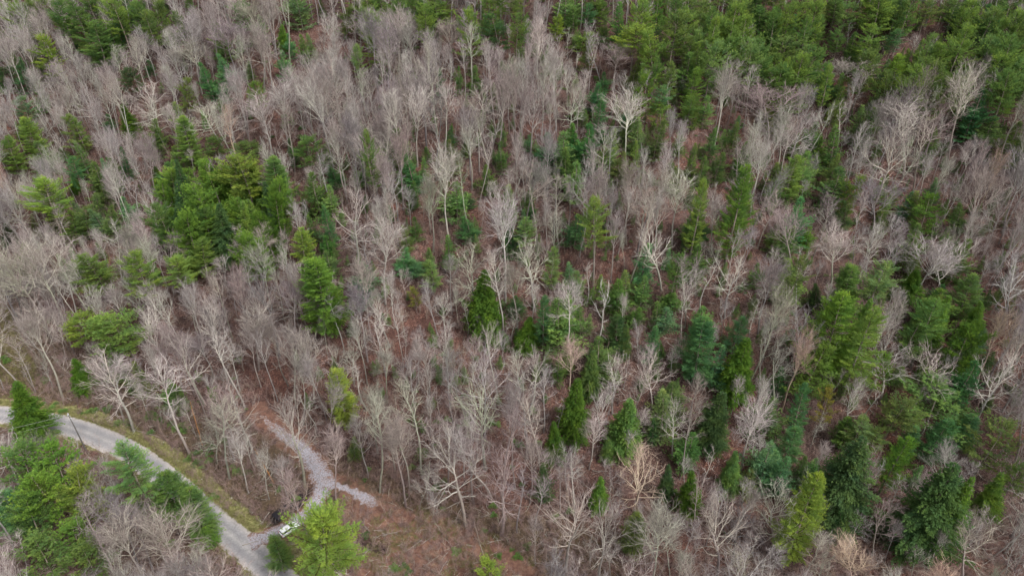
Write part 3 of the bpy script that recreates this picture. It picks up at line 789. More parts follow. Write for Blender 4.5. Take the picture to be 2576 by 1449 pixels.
('J',520,1322,60,60,'vg',None,None),
('L',690,1356,140,110,'g','mid green pine at the road edge beside the yellow-green one','the green pine by the road end'),
('D',790,1300,196,180,'yy','large yellow-green pine with bare inner limbs partly covering the car','the large pine over the car'),
]
# bare trees: apex x, apex y, base x, base y (or None), crown width, shape, tint, label, handle
# tints: c cream, w whitish, p pinkish, g greenish grey, o orange tips, d dark grey, m mauve
BARES = [
(1612,1120,1604,1292,142,'oak3','o','fan-shaped bare oak with pale limbs and orange-brown tips, lower right of centre','the orange-tipped oak'),
(1265,1103,1262,1345,146,'oak3','p','huge bare oak with drooping twisted limbs above the brown clearing','the huge drooping oak'),
(1112,1076,1172,1322,150,'oak1','c','leaning pale bare oak with long lower limbs over the clearing edge','the leaning clearing oak'),
(1425,1210,1424,1446,140,'oak2','c','wide bare oak with cream limbs at the bottom, right of the clearing','the wide bottom oak'),
(1527,1268,1506,1470,106,'oak1','c','bare oak with straight pale trunk right of the wide bottom oak','the straight bottom oak'),
(1650,1296,1640,1480,146,'vase2','g','greenish bare tree with forked limbs at the bottom edge','the forked bottom tree'),
(1902,996,1862,1190,118,'vase2','w','round pale bare tree with dense fanned branches among dark evergreens','the round pale tree'),
(1968,1196,1942,1400,118,'oak3','w','white-limbed bare oak left of the tall bottom pine','the white-limbed oak'),
(1838,1250,1800,1470,140,'oak2','p','leaning pinkish bare tree at the bottom right','the leaning pinkish tree'),
(1292,872,1308,1012,74,'oak3','w','white bare tree, left of the pair under the centre cedar','the white pair'),
(1346,868,1340,1020,78,'oak3','w','white bare tree, right of the pair under the centre cedar',None),
(1547,892,1540,1040,78,'oak1','w','bright white gnarled bare tree above the olive hemlock','the gnarled white tree'),
(1642,890,1640,1030,84,'oak2','w','bright white bare tree right of the gnarled white one','the bright white tree'),
(1703,1014,1690,1150,72,'oak2','w','small white bare tree with drooping twigs left of the dusky hemlock',None),
(1430,712,1430,906,80,'tall2','w','white-trunked slim bare tree right of the centre cedar','the slim white tree'),
(1512,700,1498,900,64,'snag','w','crooked white bare tree with few limbs in mid slope','the crooked white tree'),
(1838,652,1822,800,92,'oak2','w','bushy whitish bare tree below the right tall pine','the bushy whitish tree'),
(972,545,970,765,100,'vase1','w','symmetric pale bare tree with straight trunk left of centre','the symmetric pale tree'),
(893,450,905,690,92,'oak1','w',None,None),
(640,758,652,930,122,'vase2','c','cream bare tree with fan crown left of the large ragged pine','the cream fan tree'),
(650,568,656,722,72,'vase1','c','narrow cream bare tree right of the small dark hemlock',None),
(432,576,440,740,100,'oak3','p',None,None),
(95,548,168,838,150,'vase2','c','very large pale bare tree with twin trunks at the left edge above the meadow','the large twin-trunked tree'),
(30,610,130,850,130,'vase2','c',None,None),
(78,752,160,1006,96,'vase1','c','leaning bare tree with long pale trunk beside the tan meadow','the leaning meadow tree'),
(402,900,478,1142,118,'tall2','w','tall white-barked bare tree leaning over the roadside','the white-barked leaner'),
(250,884,338,1084,122,'oak1','w','crooked-trunked bare tree beside the grassy road verge','the crooked verge tree'),
(300,905,312,1060,90,'vase3','w',None,None),
(728,988,768,1224,116,'oak2','c','bare tree with clean pale trunk standing at the bend of the gravel drive','the drive bend tree'),
(562,1000,578,1204,92,'tall2','g','lichen-grey bare tree on the bank between road and drive','the bank tree'),
(822,1076,846,1262,84,'vase3','p','forked bare tree standing in the fork of the gravel drive','the fork tree'),
(430,1276,452,1490,140,'vase2','c','wide cream bare tree at the bottom between road and corner','the wide near tree'),
(300,1302,372,1500,120,'vase1','c','pale bare tree left of the wide near tree at the bottom',None),
(224,1262,300,1460,96,'tall1','p',None,None),
(560,826,616,1024,64,'tall1','w','slim white straight trunk on the slope above the road','the slim straight trunk'),
(940,990,956,1238,80,'tall2','g',None,None),
(1006,958,1062,1192,86,'tall2','g','greenish bare tree with long slanted trunk above the drive end','the slanted greenish tree'),
(1180,950,1222,1180,118,'oak2','g','broad greenish-grey bare tree in the lower middle','the broad greenish tree'),
(1112,360,1131,620,84,'vase1','w','tall bare tree with clean straight pale trunk in the upper middle','the clean-trunked tree'),
(1186,616,1192,800,122,'oak1','g',None,None),
(1318,598,1346,784,92,'oak1','w','pale bare tree with arching limbs above the central hemlock','the arching pale tree'),
(1260,488,1272,760,120,'vase2','w',None,None),
(1966,520,1990,700,104,'vase2','p',None,None),
(1640,560,1664,730,90,'oak2','w',None,None),
(1700,430,1690,620,110,'vase2','w',None,None),
(895,655,935,860,90,'vase1','p',None,None),
(1075,870,1080,1010,84,'vase1','c','round cream bare tree in the lower middle slope','the round cream tree'),
(955,880,975,1000,70,'vase3','g',None,None),
(775,835,792,1010,96,'vase2','c',None,None),
(505,840,540,960,80,'vase1','m',None,None),
(1190,845,1192,960,54,'mid1','p',None,None),
(2150,1368,2140,1500,110,'vase2','o','orange-brown tipped bare tree at the bottom below the huge dark hemlock','the orange bottom tree'),
(2350,1425,2350,1560,90,'vase2','o','reddish-orange twiggy treetop at the bottom edge under the corner hemlock',None),
(2040,770,2000,950,110,'oak2','m','leaning bare tree with dark split trunk left of the bright cluster pine','the split-trunk tree'),
(1945,650,1905,850,90,'vase1','d',None,None),
(2250,862,2215,1010,100,'oak2','w',None,None),(2330,872,2300,1020,104,'oak4','w',None,None),
(2350,605,2300,760,116,'vase2','w','wide pale bare tree spreading above the dark cluster evergreen','the wide spreading tree'),
(2110,575,2090,740,100,'vase1','w',None,None),(2410,610,2370,770,100,'vase4','w',None,None),
(2230,450,2190,620,110,'vase2','m',None,None),
(2520,900,2450,1080,110,'oak2','w',None,None),
(1430,860,1432,1010,76,'vase1','o','reddish-tipped bare tree at the foot of the slim white tree',None),
(1490,1040,1482,1180,66,'vase3','w',None,None),
(1290,1180,1300,1340,60,'tall3','m',None,None),
(1800,490,1790,640,80,'vase1','w',None,None),
(1350,1180,1345,1330,60,'tall3','m',None,None),
(1045,215,1050,420,100,'vase2','w',None,None),(700,200,728,380,104,'vase2','w',None,None),(640,240,690,400,110,'vase2','w',None,None),
(480,250,560,370,110,'oak1','w',None,None),(380,205,400,350,110,'oak1','w','wide-topped whitish bare tree on a thin leaning trunk, upper left','the wide-topped tree'),
(1025,60,1050,200,80,'vase1','c',None,None),(1130,50,1140,190,70,'vase1','p',None,None),
(640,0,660,160,90,'vase1','c',None,None),(560,50,600,200,100,'vase1','m',None,None),(470,100,530,230,100,'vase1','c',None,None),
(1830,140,1800,290,110,'oak2','c',None,None),(2150,150,2130,250,110,'vase2','c',None,None),(1950,210,1930,380,150,'vase2','p',None,None),
(1550,110,1545,230,80,'vase1','p',None,None),(1210,205,1215,340,90,'oak1','w',None,None),(1560,225,1575,420,100,'vase2','w',None,None),
(2440,150,2380,420,110,'vase2','c',None,None),(2300,250,2270,450,120,'vase3','w',None,None),
]
# ------------------------------------------------------------------ ground sheet
def axis(core0, core1, step, far0, far1):
    a = list(np.arange(core0, core1 + .01, step)); s = step
    lo = []; v = core0
    while v > far0: s *= 1.35; v -= s; lo.append(v)
    s = step; hi = []; v = core1
    while v < far1: s *= 1.35; v += s; hi.append(v)
    return np.array(lo[::-1] + a + hi)
gx = axis(-200, 200, 1.0, -4000, 4000); gy = axis(56, 330, 1.0, -3000, 6000)
X, Y = np.meshgrid(gx, gy); Z = ground_z(X, Y)
dr, ir = pdist(X, Y, ROAD); P2 = ROAD
T = np.gradient(P2, axis=0); sgn = np.sign((X - P2[ir, 0]) * -T[ir, 1] + (Y - P2[ir, 1]) * T[ir, 0])    # + : far side
nz = fbm(X / 3.1, Y / 3.1, 3)
verge = np.where(sgn > 0, smoothstep(8.2, 5.4, dr + (nz - .5) * 3), .75 * smoothstep(4.8, 3.4, dr + (nz - .5) * 3))
bz = base_z(X, Y)
meadow = poly_soft(X, Y, MEADOW)
dirt = np.maximum(poly_soft(X, Y, CLEAR) * .78, poly_soft(X, Y, SHOULDER) * .9)
dbr = np.minimum(pdist(X, Y, DRIVE)[0], pdist(X, Y, BRANCH)[0])
dirt = np.maximum(dirt, .55 * smoothstep(5.5, 2.6, dbr))
brush = np.clip(smoothstep(5.0, .8, bz) * .8, 0, 1) * (1 - verge) * smoothstep(45, 5, X)
brush = np.where(sgn * (dr < 1e8) < 0, .6 * brush, brush)
wet = np.maximum(smoothstep(3.2, .8, pdist(X, Y, DITCH)[0]), .9 * smoothstep(2.4, .6, pdist(X, Y, DITCH2)[0]))
nx, ny = len(gx), len(gy)
idx = np.arange(nx * ny).reshape(ny, nx)
F = np.stack([idx[:-1, :-1], idx[:-1, 1:], idx[1:, 1:], idx[1:, :-1]], -1).reshape(-1, 4)
me = np_mesh('ground', np.stack([X, Y, Z], -1).reshape(-1, 3), F, M_GROUND,
             {'verge': verge.ravel(), 'meadow': meadow.ravel(), 'brush': brush.ravel(), 'dirt': dirt.ravel(), 'wet': wet.ravel()}, True)
ground = tag(link(bpy.data.objects.new('ground', me)), kind='structure')

def ribbon(name, path, half, mat_, lift, ragged, ns=8, fade_end=False):
    T = np.gradient(path, axis=0); T /= np.linalg.norm(T, axis=1, keepdims=True); Nn = np.stack([-T[:, 1], T[:, 0]], 1)
    hw = half(np.linspace(0, 1, len(path)))
    V = []; lat = []; edge = []
    for k in range(len(path)):
        eL = hw[k] + ragged * (vnoise(path[k, 0] * 1.1, path[k, 1] * 1.1 + 50) - .5) * 2 + ragged * .5 * (vnoise(path[k, 0] * 3.7, path[k, 1] * 3.7) - .5) * 2
        eR = hw[k] + ragged * (vnoise(path[k, 0] * 1.1 + 90, path[k, 1] * 1.1) - .5) * 2 + ragged * .5 * (vnoise(path[k, 0] * 3.7 + 9, path[k, 1] * 3.7) - .5) * 2
        for j in range(ns + 1):
            s = -1 + 2 * j / ns; e = eL if s > 0 else eR
            q = path[k] + Nn[k] * s * e; V.append((q[0], q[1])); lat.append(s)
            ee = max(0, abs(s) - .45) / .55
            if fade_end: ee = max(ee, max(0, (k / len(path) - .72) / .28))
            edge.append(ee)
    V = np.array(V); z = ground_z(V[:, 0], V[:, 1]) + lift
    n = ns + 1; i = np.arange((len(path) - 1) * n).reshape(-1, n)[:, :-1].ravel()
    F = np.stack([i, i + 1, i + n + 1, i + n], 1)[:, ::-1]
    me = np_mesh(name, np.column_stack([V, z]), F, mat_, {'lateral': np.array(lat), 'edge': np.array(edge)}, True)
    return tag(link(bpy.data.objects.new(name, me)), kind='structure')
ribbon('road', smooth_path(ROAD[::8], .5), lambda t: 3.15 + 0 * t, M_ROAD, .05, .14)
ribbon('gravel_driveway', smooth_path(DRIVE[::5], .35), lambda t: np.interp(t, [0, .08, .25, .45, .6, .8, 1], [2.6, 1.9, 1.7, 2.7, 2.1, 1.6, .5]), M_GRAVEL, .055, .6, 10, True)
ribbon('gravel_path', smooth_path(BRANCH[::5], .35), lambda t: np.interp(t, [0, .2, .45, .6, .85, 1], [1.8, 1.5, .9, 1.1, 1.7, .4]), M_GRAVEL, .085, .65, 8, True)
# dark water in the ditch
def water(path, half, nm):
    z0 = np.median(base_z(path[:, 0], path[:, 1])) - 1.15
    T = np.gradient(path, axis=0); T /= np.linalg.norm(T, axis=1, keepdims=True); Nn = np.stack([-T[:, 1], T[:, 0]], 1)
    V = np.vstack([np.column_stack([path + Nn * half, np.full(len(path), z0)]), np.column_stack([path - Nn * half, np.full(len(path), z0)])])
    n = len(path); i = np.arange(n - 1); F = np.stack([i, i + n, i + n + 1, i + 1], 1)
    tag(link(bpy.data.objects.new(nm, np_mesh(nm, V, F, M_WATER))), kind='structure')
water(DITCH, 1.6, 'ditch_water')

# ------------------------------------------------------------------ tree placement
TREES = []          # dict(kind, key, loc, sx, sz, rot, lean, col, label, handle, img(x,y), phrase, d)
R_ = random.Random(2024)
def vsolve(x, y, ztop, want):
    """world length down from ztop at (x,y) that spans `want` photo pixels"""
    y0 = project(x, y, ztop)[1]; a, b = .5, 60
    for _ in range(20):
        m = (a + b) / 2
        if project(x, y, ztop - m)[1] - y0 < want: a = m
        else: b = m
    return a
H0 = {'W': 24, 'D': 25, 'L': 23, 'H': 16, 'G': 22, 'Y': 19, 'J': 8}
HR = {'W': (10, 31), 'D': (16, 32), 'L': (9, 31), 'H': (6, 25), 'G': (15, 27), 'Y': (7, 25), 'J': (3, 13)}
for n_, (kd, ax, ay, w, h, tint, lab, hd) in enumerate(CONIFERS):
    key = R_.choice(KMAP[kd]); pr = CON[key]; Hm = H0[kd]
    for it in range(8):
        q = hit(ax, ay, Hm)
        if q is None: break
        x, y, d = q; zt = gz(x, y) + Hm
        Rm = w / 2 / (FPX / d)
        dep = math.atan2(CAM[2] - zt, y)
        L = vsolve(x, y, zt, max(h * .45, h - Rm * FPX / d * math.sin(dep) * .7))
        Hn = min(HR[kd][1], max(HR[kd][0], L / (1 - pr['cs'])))
        if it < 7: Hm = .5 * Hm + .5 * Hn
    if q is None: continue
    sx = Rm * 1.22 / pr['R']; sz = Hm / pr['H']
    if kd in 'WDLGH': sx = min(sx, sz * 1.7)
    base = TINT[tint]; v = R_.uniform(.9, 1.1)
    TREES.append(dict(kind=kd, key=key, loc=(x, y, gz(x, y) - .1), H=Hm, sx=sx, sz=sz, rot=R_.uniform(0, 6.28), lean=0, col=tuple(c * v * R_.uniform(.94, 1.06) for c in base),
                      tint=tint, label=lab, handle=hd, box=(ax - w / 2, ay, ax + w / 2, ay + h), d=d, img=(ax, ay + h * .5)))
BT = dict(c=(.93, .91, .86), w=(1.16, 1.15, 1.13), p=(.87, .78, .79), g=(.84, .91, .79), o=(1.20, .98, .84), d=(.62, .62, .65), m=(.76, .73, .79))
BW = dict(c='cream grey', w='whitish', p='pinkish grey', g='greenish grey', o='orange-tipped', d='dark grey', m='mauve grey')
for (ax, ay, bx, by, w, key, tint, lab, hd) in BARES:
    q = hit(bx, by)
    x, y, d = q; z = gz(x, y)
    a, b = 4.0, 45.0
    for _ in range(22):
        m = (a + b) / 2
        if project(x, y, z + m)[1] > ay: a = m
        else: b = m
    Hm = min(33, max(9, a)); px, py, dt = project(x, y, z + Hm)
    off = (ax - px) * dt / FPX; lean = max(-.26, min(.26, math.atan2(off, Hm)))
    pr = BARE[key]; Rm = w / 2 / (FPX / dt)
    TREES.append(dict(kind='B', key=key, loc=(x, y, z), H=Hm, sx=Rm / pr['R'] * 1.22, sz=Hm / pr['H'], rot=R_.uniform(0, 6.28), lean=lean, col=BT[tint], tint=tint, label=lab, handle=hd,
                      box=(ax - w / 2, ay, ax + w / 2, ay + (by - ay) * .6), d=d, img=(ax, ay + (by - ay) * .3)))
placed = [(t['loc'][0], t['loc'][1], (2.6 if t['kind'] in 'WDLYGB' else 1.9 if t['kind'] == 'H' else 1.2)) for t in TREES]
SPEC = list(TREES)
from collections import defaultdict
GRID = defaultdict(list)
def gadd(x, y, r): GRID[(int(x // 8), int(y // 8))].append((x, y, r))
for p in placed: gadd(*p)
def free(x, y, r):
    i, j = int(x // 8), int(y // 8)
    for a in (-1, 0, 1):
        for b in (-1, 0, 1):
            for (u, v, s) in GRID.get((i + a, j + b), ()):
                if (x - u) ** 2 + (y - v) ** 2 < (r + s) ** 2: return False
    return True
def open_area(x, y):
    x_ = np.array([x]); y_ = np.array([y])
    if pdist(x_, y_, ROAD)[0][0] < 8.5 or pdist(x_, y_, DRIVE)[0][0] < 4.2 or pdist(x_, y_, BRANCH)[0][0] < 4.0: return True
    return bool(in_poly(x_, y_, MEADOW)[0] or in_poly(x_, y_, CLEAR)[0] or in_poly(x_, y_, SHOULDER)[0])
CB = [(t['box'], t['d'], t['kind']) for t in SPEC]
def hides(box, d):
    """would a crown with this picture box stand in front of a tree the photo shows in full"""
    x0, y0, x1, y1 = box
    for (a0, b0, a1, b1), dd, kd in CB:
        if dd <= d - 1: continue
        ix = min(x1, a1) - max(x0, a0); iy = min(y1, b1) - max(y0, b0)
        if ix > 0 and iy > 0:
            fr = ix * iy / max(1, min((a1 - a0) * (b1 - b0), (x1 - x0) * (y1 - y0)))
            if fr > (.30 if kd in 'WDLYG' else .36 if kd != 'B' else .60): return True
    return False
# open things the photo shows: road, drive, clearing, meadow must stay in sight
OPEN_PX = []
for path, st in ((ROAD, 6), (DRIVE, 4), (BRANCH, 4)):
    for p in path[::st]: OPEN_PX.append(project(p[0], p[1], gz(p[0], p[1])))
for (a_, b_) in [(860, 1300), (950, 1310), (1040, 1330), (1120, 1370), (1000, 1380), (900, 1370), (1080, 1420), (20, 820), (40, 900), (20, 960), (10, 760), (212, 1085), (200, 1060), (560, 1240), (600, 1290), (500, 1180), (100, 1110), (190, 1150), (980, 1440), (880, 1430)]:
    q = hit(a_, b_)
    if q: OPEN_PX.append(project(q[0], q[1], gz(q[0], q[1])))
def blocks(box, d):
    x0, y0, x1, y1 = box; m = (x1 - x0) * .12
    return sum(1 for (a_, b_, dd) in OPEN_PX if dd > d and x0 + m < a_ < x1 - m and y0 < b_ < y1) > 0
# young pines of the understorey, in drifts
yp = []
tries = 0
while tries < 14000 and len(yp) < 275:
    tries += 1
    y = R_.uniform(100, 315); x = R_.uniform(-1, 1) * (20 + y * .76)
    z = gz(x, y); H = R_.uniform(6, 15)
    px, py, d = project(x, y, z + H)
    if not (-60 < px < PW + 60 and -60 < py < PH): continue
    m = float(fbm(x / 26 + 11, y / 34 + 2, 2))
    want = .50 + (.16 if py < 700 else 0) + (.1 if px > 1400 else -.04) - (.2 if py < 330 and px < 1500 else 0)
    if m > want or not free(x, y, .6) or open_area(x, y): continue
    if 430 < px < 1250 and py > 700 and R_.random() < .8: continue
    gadd(x, y, 1.2)
    key = R_.choice(KMAP['J']); pr = CON[key]; tint = R_.choice(['g', 'bg', 'g', 'g', 'lb', 'lg', 'ol', 'lg'])
    sz = H / pr['H']; sx = sz * R_.uniform(1.1, 1.6); w = pr['R'] * sx * 2 * FPX / d; _, by, _ = project(x, y, z)
    CB.append(((px - w / 2, py, px + w / 2, py + (by - py) * .8), d, 'J')) if R_.random() < .5 else None
    yp.append(dict(kind='J', key=key, loc=(x, y, z - .1), H=H, sx=sx, sz=sz, rot=R_.uniform(0, 6.28), lean=0, col=tuple(c * R_.uniform(.85, 1.1) for c in TINT[tint]), tint=tint, label=None, handle=None,
                   box=(px - w / 2, py, px + w / 2, by), d=d, img=(px, (py + by) / 2)))
# the upper right pine wood goes on between the named ones
more = []
tries = 0
while tries < 4000 and len(more) < 165:
    tries += 1
    px = R_.uniform(1640, 2640); lim = 150 + (px - 1640) * .06
    py = R_.uniform(-90, lim)
    u_ = R_.random()
    if u_ < .10: px = R_.uniform(-60, 520); py = R_.uniform(-60, 30)
    elif u_ < .24: px = R_.uniform(380, 700); py = R_.uniform(395, 575)
    elif u_ < .28: px = R_.uniform(2000, 2500); py = R_.uniform(690, 900)
    elif u_ < .36: px = R_.uniform(840, 1700); py = R_.uniform(-60, 45)
    H = R_.uniform(14, 22); q = hit(px, py, H)
    if q is None: continue
    x, y, d = q
    if not free(x, y, .6 if .10 <= u_ < .28 else 1.5): continue
    kd = R_.choice(['Y', 'Y', 'W', 'J'] if u_ >= .28 or u_ < .10 else ['Y', 'H', 'Y', 'H', 'J']); H = H if kd != 'J' else R_.uniform(8, 12); key = R_.choice(KMAP[kd]); pr = CON[key]; z = gz(x, y)
    gadd(x, y, 1.8); sz = H / pr['H']; sx = sz * R_.uniform(.95, 1.25); tint = R_.choice(['ol', 'ol', 'g', 'yg', 'lg', 'yg'] if not .10 <= u_ < .28 else ['vg', 'yg', 'dv', 'g', 'dg'])
    w = pr['R'] * sx * 2 * FPX / d; _, by, _ = project(x, y, z); px, py, _ = project(x, y, z + H)
    more.append(dict(kind=kd, key=key, loc=(x, y, z - .1), H=H, sx=sx, sz=sz, rot=R_.uniform(0, 6.28), lean=0, col=TINT[tint], tint=tint, label=None, handle=None,
                     box=(px - w / 2, py, px + w / 2, by), d=d, img=(px, py + (by - py) * .35)))

tries = 0; fill = []
while tries < 42000:
    tries += 1
    y = 56 + 266 * R_.random() ** .8; x = R_.uniform(-1, 1) * (48 + y * .79)
    if not free(x, y, (1.55 if y < 160 else 1.25) + .45 * R_.random()): continue
    if open_area(x, y): continue
    z = gz(x, y)
    H = R_.uniform(18.5, 28) if R_.random() < .68 else R_.uniform(11, 18)
    px, py, d = project(x, y, z + H)
    if px < -260 or px > PW + 260 or py > PH + 60 or py < -170: continue
    if y < 96 and x > -20: H *= .8
    key = R_.choice(['vase1', 'vase2', 'vase3', 'vase4', 'vase1', 'tall1', 'tall2', 'tall3', 'tall4', 'tall4', 'oak1', 'oak2', 'oak4', 'vase2', 'mid1']) if H > 18 else R_.choice(['mid1', 'mid2', 'pole1', 'pole2', 'vase3', 'mid2', 'snag'])
    pr = BARE[key]; sz = H / pr['H']; sx = sz * R_.uniform(.68, 1.0)
    Rp = pr['R'] * sx * FPX / d; _, by, _ = project(x, y, z)
    box = (px - Rp, py, px + Rp, py + (by - py) * .6)
    if hides(box, d) or blocks(box, d): continue
    # lower left slope above the road is thinner, litter shows through
    bx_, by_, _ = project(x, y, z)
    if 300 < bx_ < 1500 and 640 < by_ < 1340 and R_.random() < .50: continue
    gadd(x, y, 1.85 if y < 160 else 1.55)
    pale = smoothstep(260, 150, y) 
    n1 = float(fbm(x / 30 + 40, y / 30, 2)); r = R_.random()
    tint = ('w' if r < .22 else 'c' if r < .42 else 'p' if r < .62 else 'm' if r < .76 else 'g' if r < .92 else 'd') if n1 < .52 else ('c' if r < .2 else 'w' if r < .34 else 'p' if r < .66 else 'm' if r < .84 else 'g' if r < .93 else 'o')
    fill.append(dict(kind='B', key=key, loc=(x, y, z), H=H, sx=sx, sz=sz, rot=R_.uniform(0, 6.28), lean=R_.gauss(0, .055) if R_.random() < .93 else R_.choice((-1, 1)) * R_.uniform(.15, .35), col=(lambda v: tuple(c * v for c in BT[tint]))(R_.choice((.70, .80, .88, .94, 1.02))), tint=tint, label=None, handle=None,
                     box=box, d=d, img=(px, py + (by - py) * .3)))
def inview(t):
    x, y = t['img']; return -30 < x < PW + 30 and -30 < y < PH + 60
nspec = sum(1 for t in SPEC if t['kind'] == 'B')
fill.sort(key=lambda t: -(t['H'] * t['sx'] / t['d']) if inview(t) else 1)
ind = fill[:300 - nspec]; rest = fill[300 - nspec:]
# thin pole-sized stems filling the gaps
tries = 0; npole = 0
while tries < 9000 and npole < 800:
    tries += 1
    y = 66 + 250 * R_.random() ** .9; x = R_.uniform(-1, 1) * (46 + y * .79)
    if not free(x, y, .5) or open_area(x, y): continue
    H = R_.uniform(7, 15); z = gz(x, y); px, py, d = project(x, y, z + H); key = R_.choice(['pole1', 'pole2', 'pole1', 'mid2']); pr = BARE[key]; sz = H / pr['H']; sx = sz * R_.uniform(.8, 1.3)
    Rp = pr['R'] * sx * FPX / d; _, by, _ = project(x, y, z)
    if blocks((px - Rp, py, px + Rp, by), d) or hides((px - Rp, py, px + Rp, by), d): continue
    if 300 < px < 1500 and 640 < by < 1340 and R_.random() < .35: continue
    gadd(x, y, .9); npole += 1
    rest.append(dict(kind='B', key=key, loc=(x, y, z), H=H, sx=sx, sz=sz, rot=R_.uniform(0, 6.28), lean=R_.gauss(0, .08), d=d, img=(px, py)))
THINGS = SPEC + ind + yp + more

# labels: every one told by the nearest tree with a name of its own
ANCH = [(t['handle'], t['img']) for t in SPEC if t['handle']]
ANCH += [('the utility pole', (195, 1085)), ('the parked car', (727, 1326)), ('the fork of the gravel drive', (815, 1215)), ('the middle of the road bend', (403, 1192))]
ORD = ['nearest', 'second nearest', 'third nearest', 'fourth nearest', 'fifth nearest', 'sixth nearest', 'seventh nearest', 'eighth nearest', 'ninth nearest', 'tenth nearest', 'eleventh nearest', 'twelfth nearest', 'thirteenth nearest', 'fourteenth nearest']
buckets = defaultdict(list)
for t in THINGS:
    if t['label']: continue
    x, y = t['img']
    hd, (ax, ay) = min(ANCH, key=lambda a: (a[1][0] - x) ** 2 + ((a[1][1] - y) * 1.3) ** 2)
    dx, dy = x - ax, (y - ay) * 1.2
    dr_ = ('right of' if dx > 0 else 'left of') if abs(dx) > abs(dy) else ('downhill of' if dy > 0 else 'uphill of')
    if t['kind'] == 'B':
        ph = BW[t['tint']] + (' bare tree' if t['H'] > 18 else ' small bare tree')
    else: ph = TWORD[t['tint']] + ' ' + KWORD[t['kind']][1]
    buckets[(ph, dr_, hd)].append((dx * dx + dy * dy, id(t), t))
for (ph, dr_, hd), L in buckets.items():
    L.sort(key=lambda e: e[0])
    for k, (_, _, t) in enumerate(L):
        t['label'] = ('%s %s %s %s' % (ph, 'just' if k == 0 else ORD[min(k, 13)] + ',', dr_, hd)) if k else '%s just %s %s' % (ph, dr_, hd)

GROUPS = {'B': 'bare hardwood trees on the wooded hillside', 'W': 'white pines among the bare trees', 'D': 'white pines among the bare trees', 'L': 'white pines among the bare trees',
          'Y': 'rounded pines on the hillside', 'J': 'young pines under the bare trees', 'H': 'hemlocks and cedars on the slope', 'G': 'hemlocks and cedars on the slope'}
for t in THINGS:
    k = t['kind']; pr = BARE[t['key']] if k == 'B' else CON[t['key']]
    nm = 'bare_tree' if k == 'B' else KWORD[k][0]
    e = new_empty(nm, t['loc'])
    e.rotation_euler = (R_.gauss(0, .02), t['lean'], 0)
    tag(e, t['label'], {'bare_tree': 'tree', 'white_pine': 'pine tree', 'hemlock': 'evergreen tree', 'yellow_pine': 'pine tree', 'young_pine': 'pine tree'}[nm], GROUPS[k])
    for part in ('trunk', 'crown', 'limbs'):
        if part not in pr: continue
        o = bpy.data.objects.new({'trunk': 'trunk', 'crown': 'crown', 'limbs': 'dead_limbs'}[part], pr[part])
        o.rotation_euler = (0, 0, t['rot']); o.scale = (t['sx'], t['sx'], t['sz'])
        if part == 'trunk': o.scale = ((t['sx'] * .4 + t['sz'] * .6,) * 2 + (t['sz'],))
        o.color = (*(t['col'] if (part != 'trunk' and part != 'limbs') or k == 'B' else ((1, 1, 1) if part == 'trunk' else (1.0, .96, .92))), 1)
        link(o, e)

# ------------------------------------------------------------------ what nobody could count: scattered with geometry nodes
def scatter(name, pts, protos, scales, rots, idx):
    me = bpy.data.meshes.new(name)
    me.vertices.add(len(pts)); me.vertices.foreach_set('co', np.asarray(pts, np.float32).ravel())
    for an, ty, dv, v in (('scl', 'FLOAT_VECTOR', 'vector', scales), ('rot', 'FLOAT_VECTOR', 'vector', rots)):
        a = me.attributes.new(an, ty, 'POINT'); a.data.foreach_set(dv, np.asarray(v, np.float32).ravel())
    a = me.attributes.new('pick', 'INT', 'POINT'); a.data.foreach_set('value', np.asarray(idx, np.int32))
    o = tag(link(bpy.data.objects.new(name, me)), kind='stuff')
    cl = bpy.data.collections.new(name + '_sources')
    for k, meshes in enumerate(protos):
        po = bpy.data.objects.new('%s_source_%02d' % (name, k), meshes); cl.objects.link(po)
    ng = bpy.data.node_groups.new(name, 'GeometryNodeTree')
    ng.interface.new_socket('Geometry', in_out='INPUT', socket_type='NodeSocketGeometry'); ng.interface.new_socket('Geometry', in_out='OUTPUT', socket_type='NodeSocketGeometry')
    n = ng.nodes; l = ng.links
    gi = n.new('NodeGroupInput'); go = n.new('NodeGroupOutput'); ip = n.new('GeometryNodeInstanceOnPoints'); ci = n.new('GeometryNodeCollectionInfo')
    ci.inputs['Collection'].default_value = cl; ci.inputs['Separate Children'].default_value = True; ci.inputs['Reset Children'].default_value = True
    def na(nm, dt):
        a = n.new('GeometryNodeInputNamedAttribute'); a.data_type = dt; a.inputs['Name'].default_value = nm; return [s for s in a.outputs if s.enabled][0]
    l.new(gi.outputs[0], ip.inputs['Points']); l.new(ci.outputs[0], ip.inputs['Instance']); ip.inputs['Pick Instance'].default_value = True
    l.new(na('pick', 'INT'), ip.inputs['Instance Index']); l.new(na('scl', 'FLOAT_VECTOR'), ip.inputs['Scale'])
    er = n.new('FunctionNodeEulerToRotation'); l.new(na('rot', 'FLOAT_VECTOR'), er.inputs[0]); l.new(er.outputs[0], ip.inputs['Rotation'])
    l.new(ip.outputs[0], go.inputs[0])
    md = o.modifiers.new('scatter', 'NODES'); md.node_group = ng
    return o
def joined(pr, name):
    a, b = pr['trunk'], pr['crown']
    out = []
    V = []; F = []; kk = []; off = 0
    for m in (a, b):
        v = np.empty(len(m.vertices) * 3, np.float32); m.vertices.foreach_get('co', v); V.append(v.reshape(-1, 3))
        f = np.empty(len(m.loops), np.int32); m.loops.foreach_get('vertex_index', f); F.append(f.reshape(-1, 4) + off); off += len(m.vertices)
        k = np.empty(len(m.vertices), np.float32); m.attributes['kind'].data.foreach_get('value', k); kk.append(k)
    return np_mesh(name, np.vstack(V), np.vstack(F), M_BARK, {'kind': np.concatenate(kk)}, True)
